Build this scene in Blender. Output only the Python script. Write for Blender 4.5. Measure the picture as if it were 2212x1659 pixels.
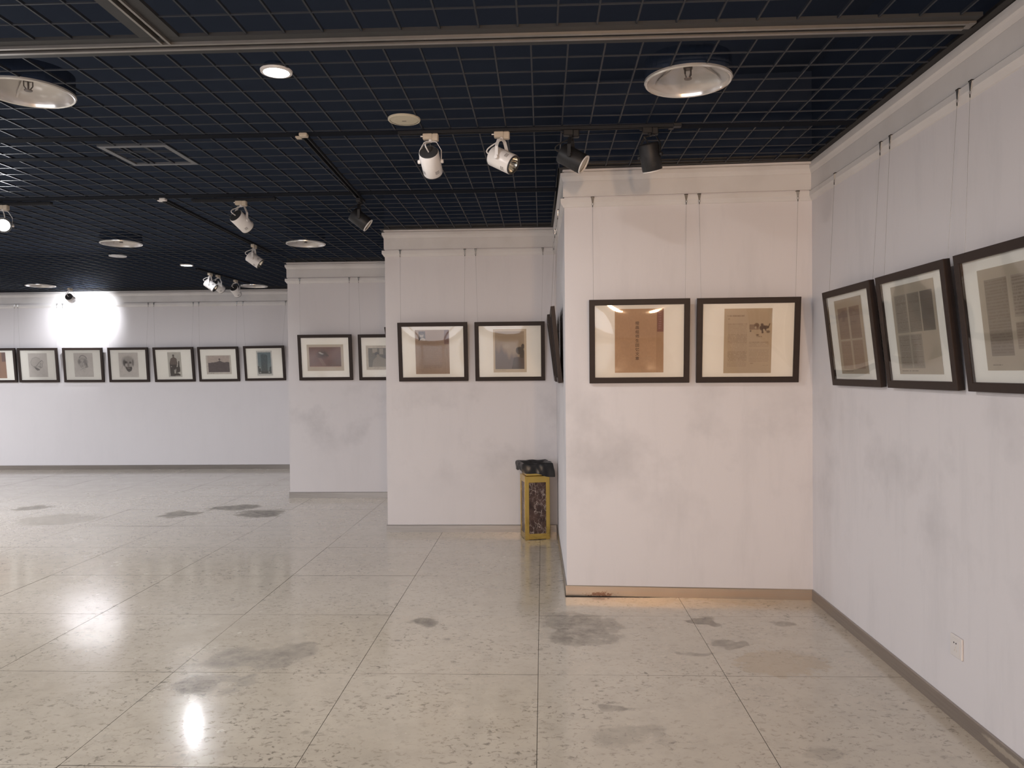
import bpy, math, random
import numpy as np
from mathutils import Vector, Matrix, Euler

random.seed(7)
for o in list(bpy.data.objects):
    bpy.data.objects.remove(o, do_unlink=True)
scene = bpy.context.scene
COL = scene.collection
PI = math.pi

# ------------------------------------------------------------------ camera
F_PX, YAW, PITCH, ROLL, CAM_H = 1660.09, -0.0402, -0.0155, -0.0087, 1.6309
cam_d = bpy.data.cameras.new('camera')
cam_d.sensor_fit = 'HORIZONTAL'
cam_d.sensor_width = 36.0
cam_d.lens = F_PX / 2212.0 * 36.0
cam_d.clip_start = 0.05
cam = bpy.data.objects.new('camera', cam_d)
COL.objects.link(cam)
_f = Vector((math.sin(YAW) * math.cos(PITCH), math.cos(YAW) * math.cos(PITCH), math.sin(PITCH)))
_r0 = Vector((math.cos(YAW), -math.sin(YAW), 0))
_u0 = _r0.cross(_f)
_r = _r0 * math.cos(ROLL) + _u0 * math.sin(ROLL)
_u = -_r0 * math.sin(ROLL) + _u0 * math.cos(ROLL)
cam.matrix_world = Matrix(((_r.x, _u.x, -_f.x, 0), (_r.y, _u.y, -_f.y, 0), (_r.z, _u.z, -_f.z, CAM_H), (0, 0, 0, 1)))
scene.camera = cam
scene.cycles.max_bounces = 7
scene.cycles.adaptive_threshold = 0.02
scene.cycles.diffuse_bounces = 3
scene.cycles.glossy_bounces = 3

# ------------------------------------------------------------------ view, world, added ceiling lights
vs = scene.view_settings
vs.view_transform = 'Standard'
vs.look = 'None'
vs.exposure = 0.08
vs.gamma = 1.0
vs.use_curve_mapping = False
world = bpy.data.worlds.new('world')
scene.world = world
world.use_nodes = True
world.node_tree.nodes['Background'].inputs[0].default_value = (0.01, 0.011, 0.014, 1)
world.node_tree.nodes['Background'].inputs[1].default_value = 1.0

ZC = 3.0912            # underside of the open grid ceiling
SLAB = 3.72            # dark slab above the grid
COOL = (0.93, 0.95, 1.0)
WARM = (1.0, 0.80, 0.60)
NEUT = (1.0, 0.965, 0.945)


def area_light(name, loc, power, size, color, parent=None, direction=(0, 0, -1), spread=PI):
    d = bpy.data.lights.new(name, 'AREA')
    d.shape = 'DISK'
    d.size = size
    d.energy = power
    d.color = color
    d.spread = spread
    o = bpy.data.objects.new(name, d)
    COL.objects.link(o)
    o.location = loc
    o.rotation_euler = Vector(direction).to_track_quat('-Z', 'Y').to_euler()
    if parent:
        o.parent = parent
    return o


# unseen ceiling area lights, added to brighten the hall
ADDED_LIGHTS = [
    ((-1.30, 0.10, 3.08), 16, NEUT), ((-5.10, 4.90, 3.08), 95, NEUT),
    ((-4.60, -2.0, 3.08), 30, NEUT), ((-0.60, -2.6, 3.08), 30, WARM), ((-4.60, 1.6, 3.08), 45, NEUT), ((-8.00, 1.6, 3.08), 50, COOL),
    ((-7.60, 7.6, 3.08), 150, COOL), ((-10.8, 9.9, 3.08), 150, COOL), ((-10.8, 4.0, 3.08), 60, COOL),
]
for i, (loc, pw, c) in enumerate(ADDED_LIGHTS):
    area_light('downlight_beam', loc, pw, 0.16, c)

# ------------------------------------------------------------------ mesh helpers


class MB:
    def __init__(self):
        self.v, self.f, self.m = [], [], []

    def add(self, verts, faces, mi=0, M=None):
        b = len(self.v)
        if M is not None:
            verts = [tuple(M @ Vector(p)) for p in verts]
        self.v += [tuple(p) for p in verts]
        self.f += [tuple(b + i for i in f) for f in faces]
        self.m += [mi] * len(faces)
        return self

    def box(self, x0, x1, y0, y1, z0, z1, mi=0, M=None):
        v = [(x0, y0, z0), (x1, y0, z0), (x1, y1, z0), (x0, y1, z0), (x0, y0, z1), (x1, y0, z1), (x1, y1, z1), (x0, y1, z1)]
        f = [(0, 3, 2, 1), (4, 5, 6, 7), (0, 1, 5, 4), (1, 2, 6, 5), (2, 3, 7, 6), (3, 0, 4, 7)]
        return self.add(v, f, mi, M)

    def bevel_box(self, x0, x1, y0, y1, z0, z1, b, mi=0, M=None):
        # chamfered box
        v, f = [], []
        for z, i in ((z0, b), (z0 + b, 0), (z1 - b, 0), (z1, b)):
            xs0, xs1, ys0, ys1 = x0 + i, x1 - i, y0 + i, y1 - i
            c = b if i == 0 else b * 0.6
            v += [(xs0 + c, ys0, z), (xs1 - c, ys0, z), (xs1, ys0 + c, z), (xs1, ys1 - c, z),
                  (xs1 - c, ys1, z), (xs0 + c, ys1, z), (xs0, ys1 - c, z), (xs0, ys0 + c, z)]
        for r in range(3):
            for k in range(8):
                a, n = r * 8 + k, r * 8 + (k + 1) % 8
                f.append((a, n, n + 8, a + 8))
        f.append(tuple(reversed(range(8))))
        f.append(tuple(range(24, 32)))
        return self.add(v, f, mi, M)

    def lathe(self, prof, n=32, mi=0, M=None, cap0=False, cap1=False):
        v, f = [], []
        for r, z in prof:
            for k in range(n):
                a = 2 * PI * k / n
                v.append((r * math.cos(a), r * math.sin(a), z))
        for i in range(len(prof) - 1):
            for k in range(n):
                a, b = i * n + k, i * n + (k + 1) % n
                f.append((a, b, b + n, a + n))
        if cap0:
            f.append(tuple(reversed(range(n))))
        if cap1:
            f.append(tuple(range((len(prof) - 1) * n, len(prof) * n)))
        return self.add(v, f, mi, M)

    def tube(self, pts, r, n=8, mi=0, M=None):
        pts = [Vector(p) for p in pts]
        v, f = [], []
        t0 = (pts[1] - pts[0]).normalized()
        up = Vector((0, 0, 1)) if abs(t0.z) < 0.9 else Vector((1, 0, 0))
        nrm = t0.cross(up).normalized()
        for i, p in enumerate(pts):
            t = (pts[min(i + 1, len(pts) - 1)] - pts[max(i - 1, 0)]).normalized()
            nrm = (nrm - t * nrm.dot(t)).normalized()
            bn = t.cross(nrm)
            for k in range(n):
                a = 2 * PI * k / n
                v.append(tuple(p + (nrm * math.cos(a) + bn * math.sin(a)) * r))
        for i in range(len(pts) - 1):
            for k in range(n):
                a, b = i * n + k, i * n + (k + 1) % n
                f.append((a, b, b + n, a + n))
        f.append(tuple(reversed(range(n))))
        f.append(tuple(range((len(pts) - 1) * n, len(pts) * n)))
        return self.add(v, f, mi, M)

    def strip(self, pts, width_dir, w, t, mi=0, M=None):
        """flat bar along pts, width along width_dir, thickness t"""
        wd = Vector(width_dir).normalized()
        pts = [Vector(p) for p in pts]
        v, f = [], []
        for i, p in enumerate(pts):
            tg = (pts[min(i + 1, len(pts) - 1)] - pts[max(i - 1, 0)]).normalized()
            nn = tg.cross(wd).normalized()
            for a, b in ((-1, -1), (1, -1), (1, 1), (-1, 1)):
                v.append(tuple(p + wd * a * w / 2 + nn * b * t / 2))
        for i in range(len(pts) - 1):
            for k in range(4):
                a, b = i * 4 + k, i * 4 + (k + 1) % 4
                f.append((a, b, b + 4, a + 4))
        f.append((3, 2, 1, 0))
        e = (len(pts) - 1) * 4
        f.append((e, e + 1, e + 2, e + 3))
        return self.add(v, f, mi, M)

    def build(self, name, mats, parent=None, smooth=False, loc=None):
        me = bpy.data.meshes.new(name)
        me.from_pydata(self.v, [], self.f)
        if not isinstance(mats, (list, tuple)):
            mats = [mats]
        for m in mats:
            me.materials.append(m)
        me.polygons.foreach_set('material_index', self.m)
        if smooth:
            me.polygons.foreach_set('use_smooth', [True] * len(self.f))
            try:
                me.set_sharp_from_angle(angle=math.radians(35))
            except Exception:
                pass
        me.update()
        o = bpy.data.objects.new(name, me)
        COL.objects.link(o)
        if parent is not None:
            o.parent = parent
        if loc is not None:
            o.location = loc
        return o


def tag(o, label=None, cat=None, group=None, kind=None):
    if label:
        o['label'] = label
    if cat:
        o['category'] = cat
    if group:
        o['group'] = group
    if kind:
        o['kind'] = kind
    return o


def thing(name, label, cat, loc, rot=(0, 0, 0), group=None):
    o = bpy.data.objects.new(name, None)
    o.empty_display_size = 0.05
    COL.objects.link(o)
    o.location = loc
    o.rotation_euler = rot
    return tag(o, label, cat, group)


# ------------------------------------------------------------------ materials
class NT:
    """small node-tree helper"""

    def __init__(self, name):
        self.mat = bpy.data.materials.new(name)
        self.mat.use_nodes = True
        self.t = self.mat.node_tree
        self.b = self.t.nodes['Principled BSDF']
        self.out = self.t.nodes['Material Output']

    def n(self, kind, **kw):
        nd = self.t.nodes.new(kind)
        for k, v in kw.items():
            setattr(nd, k, v)
        return nd

    def link(self, a, b):
        self.t.links.new(a, b)

    def setin(self, nd, idx, val):
        if hasattr(val, 'is_linked') or isinstance(val, bpy.types.NodeSocket):
            self.link(val, nd.inputs[idx])
        else:
            nd.inputs[idx].default_value = val

    def math(self, op, a, b=0.0, c=None, clamp=False):
        nd = self.n('ShaderNodeMath', operation=op, use_clamp=clamp)
        self.setin(nd, 0, a)
        self.setin(nd, 1, b)
        if c is not None:
            self.setin(nd, 2, c)
        return nd.outputs[0]

    def vmath(self, op, a, b=None):
        nd = self.n('ShaderNodeVectorMath', operation=op)
        self.setin(nd, 0, a)
        if b is not None:
            self.setin(nd, 1, b)
        return nd.outputs['Value'] if op in ('LENGTH', 'DOT_PRODUCT', 'DISTANCE') else nd.outputs[0]

    def noise(self, vec, scale, detail=4.0, rough=0.55, dist=0.0):
        nd = self.n('ShaderNodeTexNoise')
        self.link(vec, nd.inputs['Vector'])
        nd.inputs['Scale'].default_value = scale
        nd.inputs['Detail'].default_value = detail
        nd.inputs['Roughness'].default_value = rough
        nd.inputs['Distortion'].default_value = dist
        return nd

    def ramp(self, val, lo, hi, a=0.0, b=1.0):
        nd = self.n('ShaderNodeMapRange')
        nd.clamp = True
        self.setin(nd, 0, val)
        for i, x in ((1, lo), (2, hi), (3, a), (4, b)):
            nd.inputs[i].default_value = x
        return nd.outputs[0]

    def mix(self, fac, a, b):
        nd = self.n('ShaderNodeMix', data_type='RGBA')
        self.setin(nd, 0, fac)
        for i, x in ((6, a), (7, b)):
            if isinstance(x, bpy.types.NodeSocket):
                self.link(x, nd.inputs[i])
            else:
                nd.inputs[i].default_value = (*x, 1) if len(x) == 3 else x
        return nd.outputs[2]

    def pos(self):
        return self.n('ShaderNodeNewGeometry').outputs['Position']

    def obj(self):
        return self.n('ShaderNodeTexCoord').outputs['Object']

    def base(self, c):
        if isinstance(c, bpy.types.NodeSocket):
            self.link(c, self.b.inputs['Base Color'])
        else:
            self.b.inputs['Base Color'].default_value = (*c, 1)

    def bump(self, h, strength, dist=0.01):
        nd = self.n('ShaderNodeBump')
        nd.inputs['Strength'].default_value = strength
        nd.inputs['Distance'].default_value = dist
        self.link(h, nd.inputs['Height'])
        self.link(nd.outputs[0], self.b.inputs['Normal'])


def pmat(name, color, rough=0.5, metal=0.0, spec=0.5, var=0.06, scale=30.0):
    """simple procedural material with slight noise variation"""
    t = NT(name)
    nz = t.noise(t.obj(), scale, 3)
    c2 = tuple(max(0, c * (1 - var * 2)) for c in color)
    c3 = tuple(min(1, c * (1 + var)) for c in color)
    t.base(t.mix(nz.outputs[0], c2, c3))
    t.b.inputs['Roughness'].default_value = rough
    t.b.inputs['Metallic'].default_value = metal
    t.b.inputs['Specular IOR Level'].default_value = spec
    return t.mat


def emat(name, color, strength):
    t = NT(name)
    t.base((0.9, 0.9, 0.9))
    t.b.inputs['Emission Color'].default_value = (*color, 1)
    t.b.inputs['Emission Strength'].default_value = strength
    return t.mat


def wall_paint():
    t = NT('wall_paint')
    p = t.pos()
    n1 = t.noise(p, 1.6, 5, 0.6)
    st = t.vmath('MULTIPLY', p, (5.0, 5.0, 0.9))
    n2 = t.noise(st, 1.3, 5, 0.65)
    n3 = t.noise(p, 60, 2)
    sep = t.n('ShaderNodeSeparateXYZ')
    t.link(p, sep.inputs[0])
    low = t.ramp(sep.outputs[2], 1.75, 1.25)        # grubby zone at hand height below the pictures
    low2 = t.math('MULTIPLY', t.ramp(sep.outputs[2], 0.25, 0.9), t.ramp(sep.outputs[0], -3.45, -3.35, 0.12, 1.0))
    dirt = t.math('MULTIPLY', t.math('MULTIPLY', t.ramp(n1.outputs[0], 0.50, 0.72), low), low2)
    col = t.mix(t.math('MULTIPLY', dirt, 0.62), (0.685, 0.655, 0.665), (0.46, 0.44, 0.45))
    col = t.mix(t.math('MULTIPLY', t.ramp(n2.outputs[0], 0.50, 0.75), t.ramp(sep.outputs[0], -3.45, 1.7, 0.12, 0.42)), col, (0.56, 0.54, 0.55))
    scuff = t.math('MULTIPLY', t.ramp(n3.outputs[0], 0.70, 0.8), 0.12)
    t.base(t.mix(scuff, col, (0.55, 0.53, 0.52)))
    t.b.inputs['Roughness'].default_value = 0.62
    t.b.inputs['Specular IOR Level'].default_value = 0.3
    t.bump(n3.outputs[0], 0.05, 0.004)
    return t.mat


def trim_paint():
    t = NT('trim_paint')
    n = t.noise(t.pos(), 3.0, 4)
    t.base(t.mix(t.ramp(n.outputs[0], 0.45, 0.75), (0.68, 0.655, 0.645), (0.60, 0.575, 0.56)))
    t.b.inputs['Roughness'].default_value = 0.5
    return t.mat


def floor_mat(px2):
    t = NT('polished_stone')
    p = t.pos()
    big = t.noise(p, 0.7, 4)
    med = t.noise(p, 7, 6, 0.65)
    warp = t.noise(p, 3.0, 5)
    fl = t.noise(t.vmath('MULTIPLY', p, (1.0, 1.35, 1)), 26, 5, 0.72, 0.7)
    dens = t.noise(p, 2.1, 4, 0.6)
    col = t.mix(t.ramp(big.outputs[0], 0.3, 0.7), (0.475, 0.415, 0.335), (0.52, 0.463, 0.382))
    col = t.mix(t.math('MULTIPLY', t.ramp(med.outputs[0], 0.45, 0.72), 0.45), col, (0.345, 0.305, 0.25))
    flm = t.math('MULTIPLY', t.ramp(fl.outputs[0], 0.545, 0.63), t.ramp(dens.outputs[0], 0.36, 0.60, 0.16, 0.88))
    col = t.mix(flm, col, (0.17, 0.145, 0.115))
    # individual stains (position, half-size, strength, tone)
    dp = t.vmath('ADD', p, t.vmath('MULTIPLY', t.vmath('SUBTRACT', warp.outputs['Color'], (0.5, 0.5, 0.5)), (0.55, 0.55, 0)))
    fine = t.noise(p, 14, 5, 0.7)
    tones = {'grey': None, 'brown': None}
    for (cx, cy, rx, ry, al, tone) in px2:
        q = t.vmath('MULTIPLY', t.vmath('SUBTRACT', dp, (cx, cy, 0)), (1 / rx, 1 / ry, 0))
        d = t.math('ADD', t.vmath('LENGTH', q), t.math('MULTIPLY', t.math('SUBTRACT', fine.outputs[0], 0.5), 1.7))
        m = t.ramp(d, 1.12, 0.80, 0, min(0.95, al * 1.6))
        tones[tone] = m if tones[tone] is None else t.math('MAXIMUM', tones[tone], m)
    mott = t.ramp(fine.outputs[0], 0.36, 0.60, 0.45, 1.0)
    tones['grey'] = t.math('MULTIPLY', tones['grey'], mott)
    col = t.mix(tones['brown'], col, (0.36, 0.27, 0.16))
    col = t.mix(tones['grey'], col, (0.13, 0.115, 0.105))
    t.base(col)
    r = t.ramp(t.noise(p, 3.3, 5).outputs[0], 0.35, 0.7, 0.20, 0.30)
    r = t.math('ADD', r, t.math('MULTIPLY', tones['grey'], 0.22))
    t.link(r, t.b.inputs['Roughness'])
    t.b.inputs['IOR'].default_value = 1.52
    t.link(t.math('MULTIPLY_ADD', tones['grey'], -1.3, 0.7, clamp=True), t.b.inputs['Coat Weight'])
    t.b.inputs['Coat Roughness'].default_value = 0.11
    t.b.inputs['Specular IOR Level'].default_value = 0.55
    t.bump(t.noise(p, 18, 3).outputs[0], 0.012, 0.01)
    return t.mat


def steel_base(name, c1, c2, rust=None, scuff=None):
    t = NT(name)
    p = t.pos()
    n = t.noise(t.vmath('MULTIPLY', p, (0.8, 0.8, 30)), 3, 3)
    col = t.mix(t.ramp(n.outputs[0], 0.3, 0.7), c1, c2)
    if rust:
        cx, cy, rx, rz = rust
        q = t.vmath('MULTIPLY', t.vmath('SUBTRACT', p, (cx, cy, 0.012)), (1 / rx, 0.0, 1 / rz))
        d = t.math('ADD', t.vmath('LENGTH', q), t.math('MULTIPLY', t.math('SUBTRACT', t.noise(p, 55, 5, 0.75).outputs[0], 0.5), 3.2))
        col = t.mix(t.ramp(d, 0.75, 0.35, 0, 0.85), col, (0.16, 0.07, 0.04))
    if scuff:
        cx, cy, ry, cz, rz = scuff
        q = t.vmath('MULTIPLY', t.vmath('SUBTRACT', p, (cx, cy, cz)), (0.0, 1 / ry, 1 / rz))
        d = t.math('ADD', t.vmath('LENGTH', q), t.math('MULTIPLY', t.math('SUBTRACT', t.noise(p, 40, 4).outputs[0], 0.5), 1.2))
        col = t.mix(t.ramp(d, 1.1, 0.7, 0, 0.8), col, (0.62, 0.57, 0.50))
    t.base(col)
    t.b.inputs['Metallic'].default_value = 0.75
    t.b.inputs['Roughness'].default_value = 0.32
    return t.mat


def marble_mat():
    t = NT('brown_marble')
    p = t.obj()
    w = t.noise(p, 9, 6, 0.7)
    v = t.n('ShaderNodeTexVoronoi', feature='DISTANCE_TO_EDGE')
    dp = t.vmath('ADD', t.vmath('MULTIPLY', p, (1, 1, 0.55)), t.vmath('MULTIPLY', w.outputs['Color'], (0.12, 0.12, 0.12)))
    t.link(dp, v.inputs['Vector'])
    v.inputs['Scale'].default_value = 24
    vein = t.ramp(v.outputs[0], 0.055, 0.0)
    vein = t.math('MULTIPLY', vein, t.ramp(t.noise(p, 12, 4).outputs[0], 0.42, 0.6))
    col = t.mix(t.ramp(w.outputs[0], 0.35, 0.65), (0.030, 0.017, 0.014), (0.10, 0.060, 0.050))
    t.base(t.mix(vein, col, (0.55, 0.47, 0.42)))
    t.b.inputs['Roughness'].default_value = 0.3
    t.b.inputs['Specular IOR Level'].default_value = 0.3
    return t.mat


def glass_mat():
    t = NT('picture_glass')
    t.t.nodes.remove(t.b)
    tr = t.n('ShaderNodeBsdfTransparent')
    gl = t.n('ShaderNodeBsdfGlossy')
    gl.inputs['Roughness'].default_value = 0.035
    fr = t.n('ShaderNodeFresnel')
    fr.inputs['IOR'].default_value = 1.5
    fac = t.math('MULTIPLY', fr.outputs[0], t.ramp(t.noise(t.obj(), 3, 2).outputs[0], 0.2, 0.8, 1.25, 1.55), clamp=True)
    mx = t.n('ShaderNodeMixShader')
    t.link(fac, mx.inputs[0])
    t.link(tr.outputs[0], mx.inputs[1])
    t.link(gl.outputs[0], mx.inputs[2])
    t.link(mx.outputs[0], t.out.inputs[0])
    return t.mat


def print_mat():
    t = NT('printed_paper')
    a = t.n('ShaderNodeVertexColor', layer_name='ink')
    t.link(a.outputs[0], t.b.inputs['Base Color'])
    t.b.inputs['Roughness'].default_value = 0.6
    t.b.inputs['Specular IOR Level'].default_value = 0.2
    return t.mat


def slab_mat():
    t = NT('painted_slab')
    n = t.noise(t.pos(), 1.2, 3)
    t.base(t.mix(n.outputs[0], (0.024, 0.034, 0.060), (0.030, 0.042, 0.070)))
    t.b.inputs['Roughness'].default_value = 0.9
    t.b.inputs['Specular IOR Level'].default_value = 0.1
    return t.mat


M_WALL = wall_paint()
M_TRIM = trim_paint()
M_SLAB = slab_mat()
M_BLADE = pmat('grid_enamel', (0.026, 0.031, 0.042), 0.5, 0.0, 0.3, 0.05, 8)
M_EDGE = pmat('dark_edge_trim', (0.040, 0.038, 0.038), 0.5, 0, 0.4)
M_BAND = pmat('black_channel', (0.012, 0.014, 0.020), 0.9, 0, 0.05)
M_GREYTRIM = pmat('grey_angle_trim', (0.042, 0.043, 0.046), 0.55, 0.0, 0.3)
M_ALU = pmat('aluminium', (0.34, 0.32, 0.30), 0.36, 0.8, 0.5, 0.1, 12)
M_GROUT = pmat('dark_joint', (0.07, 0.06, 0.05), 0.95, 0, 0.1)
M_FRAME = pmat('dark_wood_frame', (0.034, 0.022, 0.018), 0.5, 0, 0.22, 0.12, 25)
M_MAT = pmat('cream_mat_board', (0.94, 0.91, 0.84), 0.7, 0, 0.2, 0.015, 6)
M_BACK = pmat('backing_board', (0.16, 0.12, 0.09), 0.8)
M_GLASS = glass_mat()
M_PRINT = print_mat()
M_WIRE = pmat('steel_wire', (0.30, 0.28, 0.26), 0.4, 0.8)
M_NICKEL = pmat('nickel', (0.62, 0.60, 0.57), 0.25, 0.9)
M_DARKMETAL = pmat('dark_metal', (0.03, 0.026, 0.024), 0.4, 0.3)
M_WHITE = pmat('white_enamel', (0.74, 0.71, 0.69), 0.35, 0, 0.5, 0.03)
M_CREAM = pmat('aged_cream_plastic', (0.62, 0.53, 0.42), 0.45, 0, 0.4, 0.1, 40)
M_SPKR = pmat('speaker_cream', (0.60, 0.55, 0.43), 0.6, 0, 0.3, 0.05, 90)
M_SPKW = pmat('speaker_white', (0.66, 0.66, 0.68), 0.6, 0, 0.3, 0.05, 90)
M_BLACK = pmat('black_enamel', (0.016, 0.016, 0.018), 0.5, 0, 0.4)
M_CAP = pmat('charcoal_cap', (0.028, 0.027, 0.028), 0.6)
M_REFL = pmat('faceted_reflector', (0.80, 0.77, 0.70), 0.16, 1.0)
M_DIFF = pmat('lens_plate', (0.55, 0.50, 0.42), 0.4)
M_BOWL = pmat('bowl_reflector', (0.56, 0.53, 0.51), 0.22, 0.35, 0.6, 0.03, 6)
M_BOWLRIM = pmat('bowl_rim', (0.70, 0.68, 0.65), 0.18, 0.6, 0.6, 0.03, 6)
M_SOCKET = pmat('lamp_socket', (0.14, 0.12, 0.11), 0.4, 0.4)
M_LIT = emat('lit_lens', (1.0, 0.99, 0.97), 22)
M_GOLD = pmat('polished_brass', (0.66, 0.46, 0.13), 0.16, 1.0, 0.5, 0.05, 10)
M_MARBLE = marble_mat()
M_BAG = pmat('black_plastic_bag', (0.010, 0.010, 0.011), 0.33, 0, 0.5)
M_PLAST = pmat('socket_plastic', (0.70, 0.66, 0.64), 0.4, 0, 0.4, 0.02)
M_HOLE = pmat('socket_hole', (0.01, 0.01, 0.01), 0.8)
M_INK = pmat('brown_ink', (0.15, 0.085, 0.045), 0.7)

# ------------------------------------------------------------------ room outline
OUT = [(1.898, -4.2), (1.898, 5.496), (0.164, 5.592), (0.137, 7.808), (-1.6024, 7.808), (-1.6024, 9.9745),
       (-3.3383, 9.9745), (-3.3383, 13.046), (-12.5, 13.046), (-12.5, -4.2)]
N = len(OUT)
SIDES = ['right', 'near', 'near_side', 'middle', 'middle_side', 'far', 'far_side', 'back', 'left', 'behind']


def mitre(i, d):
    p0, p1, p2 = Vector(OUT[(i - 1) % N]), Vector(OUT[i % N]), Vector(OUT[(i + 1) % N])
    d1, d2 = (p1 - p0).normalized(), (p2 - p1).normalized()
    n1, n2 = Vector((-d1.y, d1.x)), Vector((-d2.y, d2.x))
    m = (n1 + n2)
    m = m / m.dot(n1)
    return p1 + m * d


def sweep(i, prof, mb=None):
    """profile of (inward distance, z) swept along outline segment i, mitred at both corners"""
    mb = mb or MB()
    v = []
    for k in (i, i + 1):
        for d, z in prof:
            q = mitre(k, d)
            v.append((q.x, q.y, z))
    n = len(prof)
    f = [(a, (a + 1) % n, (a + 1) % n + n, a + n) for a in range(n)]
    f.append(tuple(reversed(range(n))))
    f.append(tuple(range(n, 2 * n)))
    mb.add(v, f)
    return mb


WALL_LABEL = {
    'right': 'long white side wall with a row of leaning framed pages', 'near': 'nearest white wall face beside the inner corner',
    'near_side': 'narrow white return wall seen edge on beside the bin', 'middle': 'white wall face behind the gold bin',
    'middle_side': 'hidden return wall of the middle step', 'far': 'third stepped white wall face with the reddish print',
    'far_side': 'hidden return wall of the far step', 'back': 'long white back wall with the row of portraits',
    'left': 'white wall closing the hall on the far left', 'behind': 'white wall closing the hall behind the viewpoint'}
STEEL = steel_base('baseboard_steel', (0.25, 0.225, 0.205), (0.31, 0.28, 0.25))
STEEL_NEAR = steel_base('baseboard_copper', (0.45, 0.35, 0.27), (0.42, 0.36, 0.30), rust=(0.41, 5.57, 0.14, 0.026))
STEEL_R = steel_base('baseboard_dark_steel', (0.30, 0.265, 0.24), (0.36, 0.32, 0.29), scuff=(1.88, 3.22, 0.16, 0.045, 0.014))
walls = {}
for i, s in enumerate(SIDES):
    w = sweep(i, [(0, 0), (0, ZC), (-0.12, ZC), (-0.12, 0)]).build('wall_' + s, M_WALL)
    tag(w, WALL_LABEL[s], 'wall', kind='structure')
    walls[s] = w
    sweep(i, [(-0.01, ZC - 0.003), (0.010, ZC - 0.003), (0.010, ZC - 0.019), (0.001, ZC - 0.020), (0.001, ZC - 0.031), (0.026, ZC - 0.031), (0.026, ZC - 0.056), (0.018, ZC - 0.068), (0.011, ZC - 0.084), (0.009, ZC - 0.088), (-0.01, ZC - 0.088)]
          ).build('crown_moulding', M_TRIM, w)
    sweep(i, [(-0.01, ZC - 0.0885), (0.008, ZC - 0.0885), (0.008, 2.891), (-0.01, 2.891)]).build('frieze', M_TRIM, w)
    sweep(i, [(-0.01, 2.8775), (0.026, 2.8775), (0.026, 2.846), (0.015, 2.832), (0.007, 2.819), (0.001, 2.815), (-0.01, 2.815)]
          ).build('picture_rail', M_TRIM, w)
    bm_ = STEEL_NEAR if s == 'near' else STEEL_R if s == 'right' else STEEL
    b = sweep(i, [(0.0, 0.0), (0.010, 0.0), (0.010, 0.071), (0.007, 0.075), (0.0, 0.075)]).build('baseboard_' + s, bm_)
    tag(b, 'thin metal baseboard along the %s wall' % s.replace('_', ' '), 'baseboard', kind='structure')


def xlim(y):
    """right-hand limit of the room at depth y"""
    if y < 5.54:
        return 1.898
    if y < 7.808:
        return 0.15
    if y < 9.9745:
        return -1.6024
    return -3.3383


def ylim(x):
    if x > 0.164:
        return 5.592 + (x - 0.164) / (1.898 - 0.164) * (5.496 - 5.592)
    if x > -1.6024:
        return 7.808
    if x > -3.3383:
        return 9.9745
    return 13.046


# unseen window with glowing panes, added behind the viewpoint as soft fill
M_ADDED_PANE = emat('daylight_pane', (0.92, 0.925, 1.0), 3.2)
wx0, wx1, wz0, wz1 = -8.6, -0.4, 0.25, 2.45
wn = MB()
nwin = 5
for k in range(nwin + 1):
    xx = wx0 + (wx1 - wx0) * k / nwin
    wn.box(xx - 0.04, xx + 0.04, -4.2, -4.12, wz0 - 0.05, wz1 + 0.05)
for zz in (wz0 - 0.05, wz1):
    for k in range(nwin):
        xa = wx0 + (wx1 - wx0) * k / nwin + 0.04
        wn.box(xa, wx0 + (wx1 - wx0) * (k + 1) / nwin - 0.04, -4.2, -4.12, zz, zz + 0.05)
win = wn.build('window_1', M_EDGE)
tag(win, 'wide daylight window in the wall behind the viewpoint', 'window', kind='structure')
for k in range(nwin):
    xa, xb = wx0 + (wx1 - wx0) * k / nwin + 0.04, wx0 + (wx1 - wx0) * (k + 1) / nwin - 0.04
    MB().box(xa, xb, -4.19, -4.16, wz0, wz1).build('window_pane', M_ADDED_PANE, win)

# unseen warm lamps, added behind the viewpoint to tint the nearest wall
M_SHADE = emat('warm_lamp_shade', (1.0, 0.62, 0.34), 6.0)
for lab_, lx in (('warm wall lamp behind the viewpoint, nearer the window', 0.15), ('warm wall lamp behind the viewpoint, nearer the corner', 1.25)):
    t = thing('wall_lamp', lab_, 'lamp', (lx, -4.2, 1.95))
    MB().bevel_box(-0.06, 0.06, 0.0, 0.03, -0.12, 0.12, 0.005).build('back_plate', M_DARKMETAL, t)
    MB().lathe([(0.11, 0.0), (0.12, 0.02), (0.12, 0.28), (0.11, 0.30)], 24, M=Matrix.Translation((0, 0.16, -0.15))).build('lamp_shade', M_SHADE, t, smooth=True)
    MB().tube([(0, 0.03, -0.05), (0, 0.16, -0.05)], 0.012).build('arm', M_DARKMETAL, t)
    area_light('wall_lamp_beam', (0, 0.30, 0.0), 15, 0.24, (1.0, 0.66, 0.40), t, (0.06, 1.0, 0.03), math.radians(70))

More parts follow.
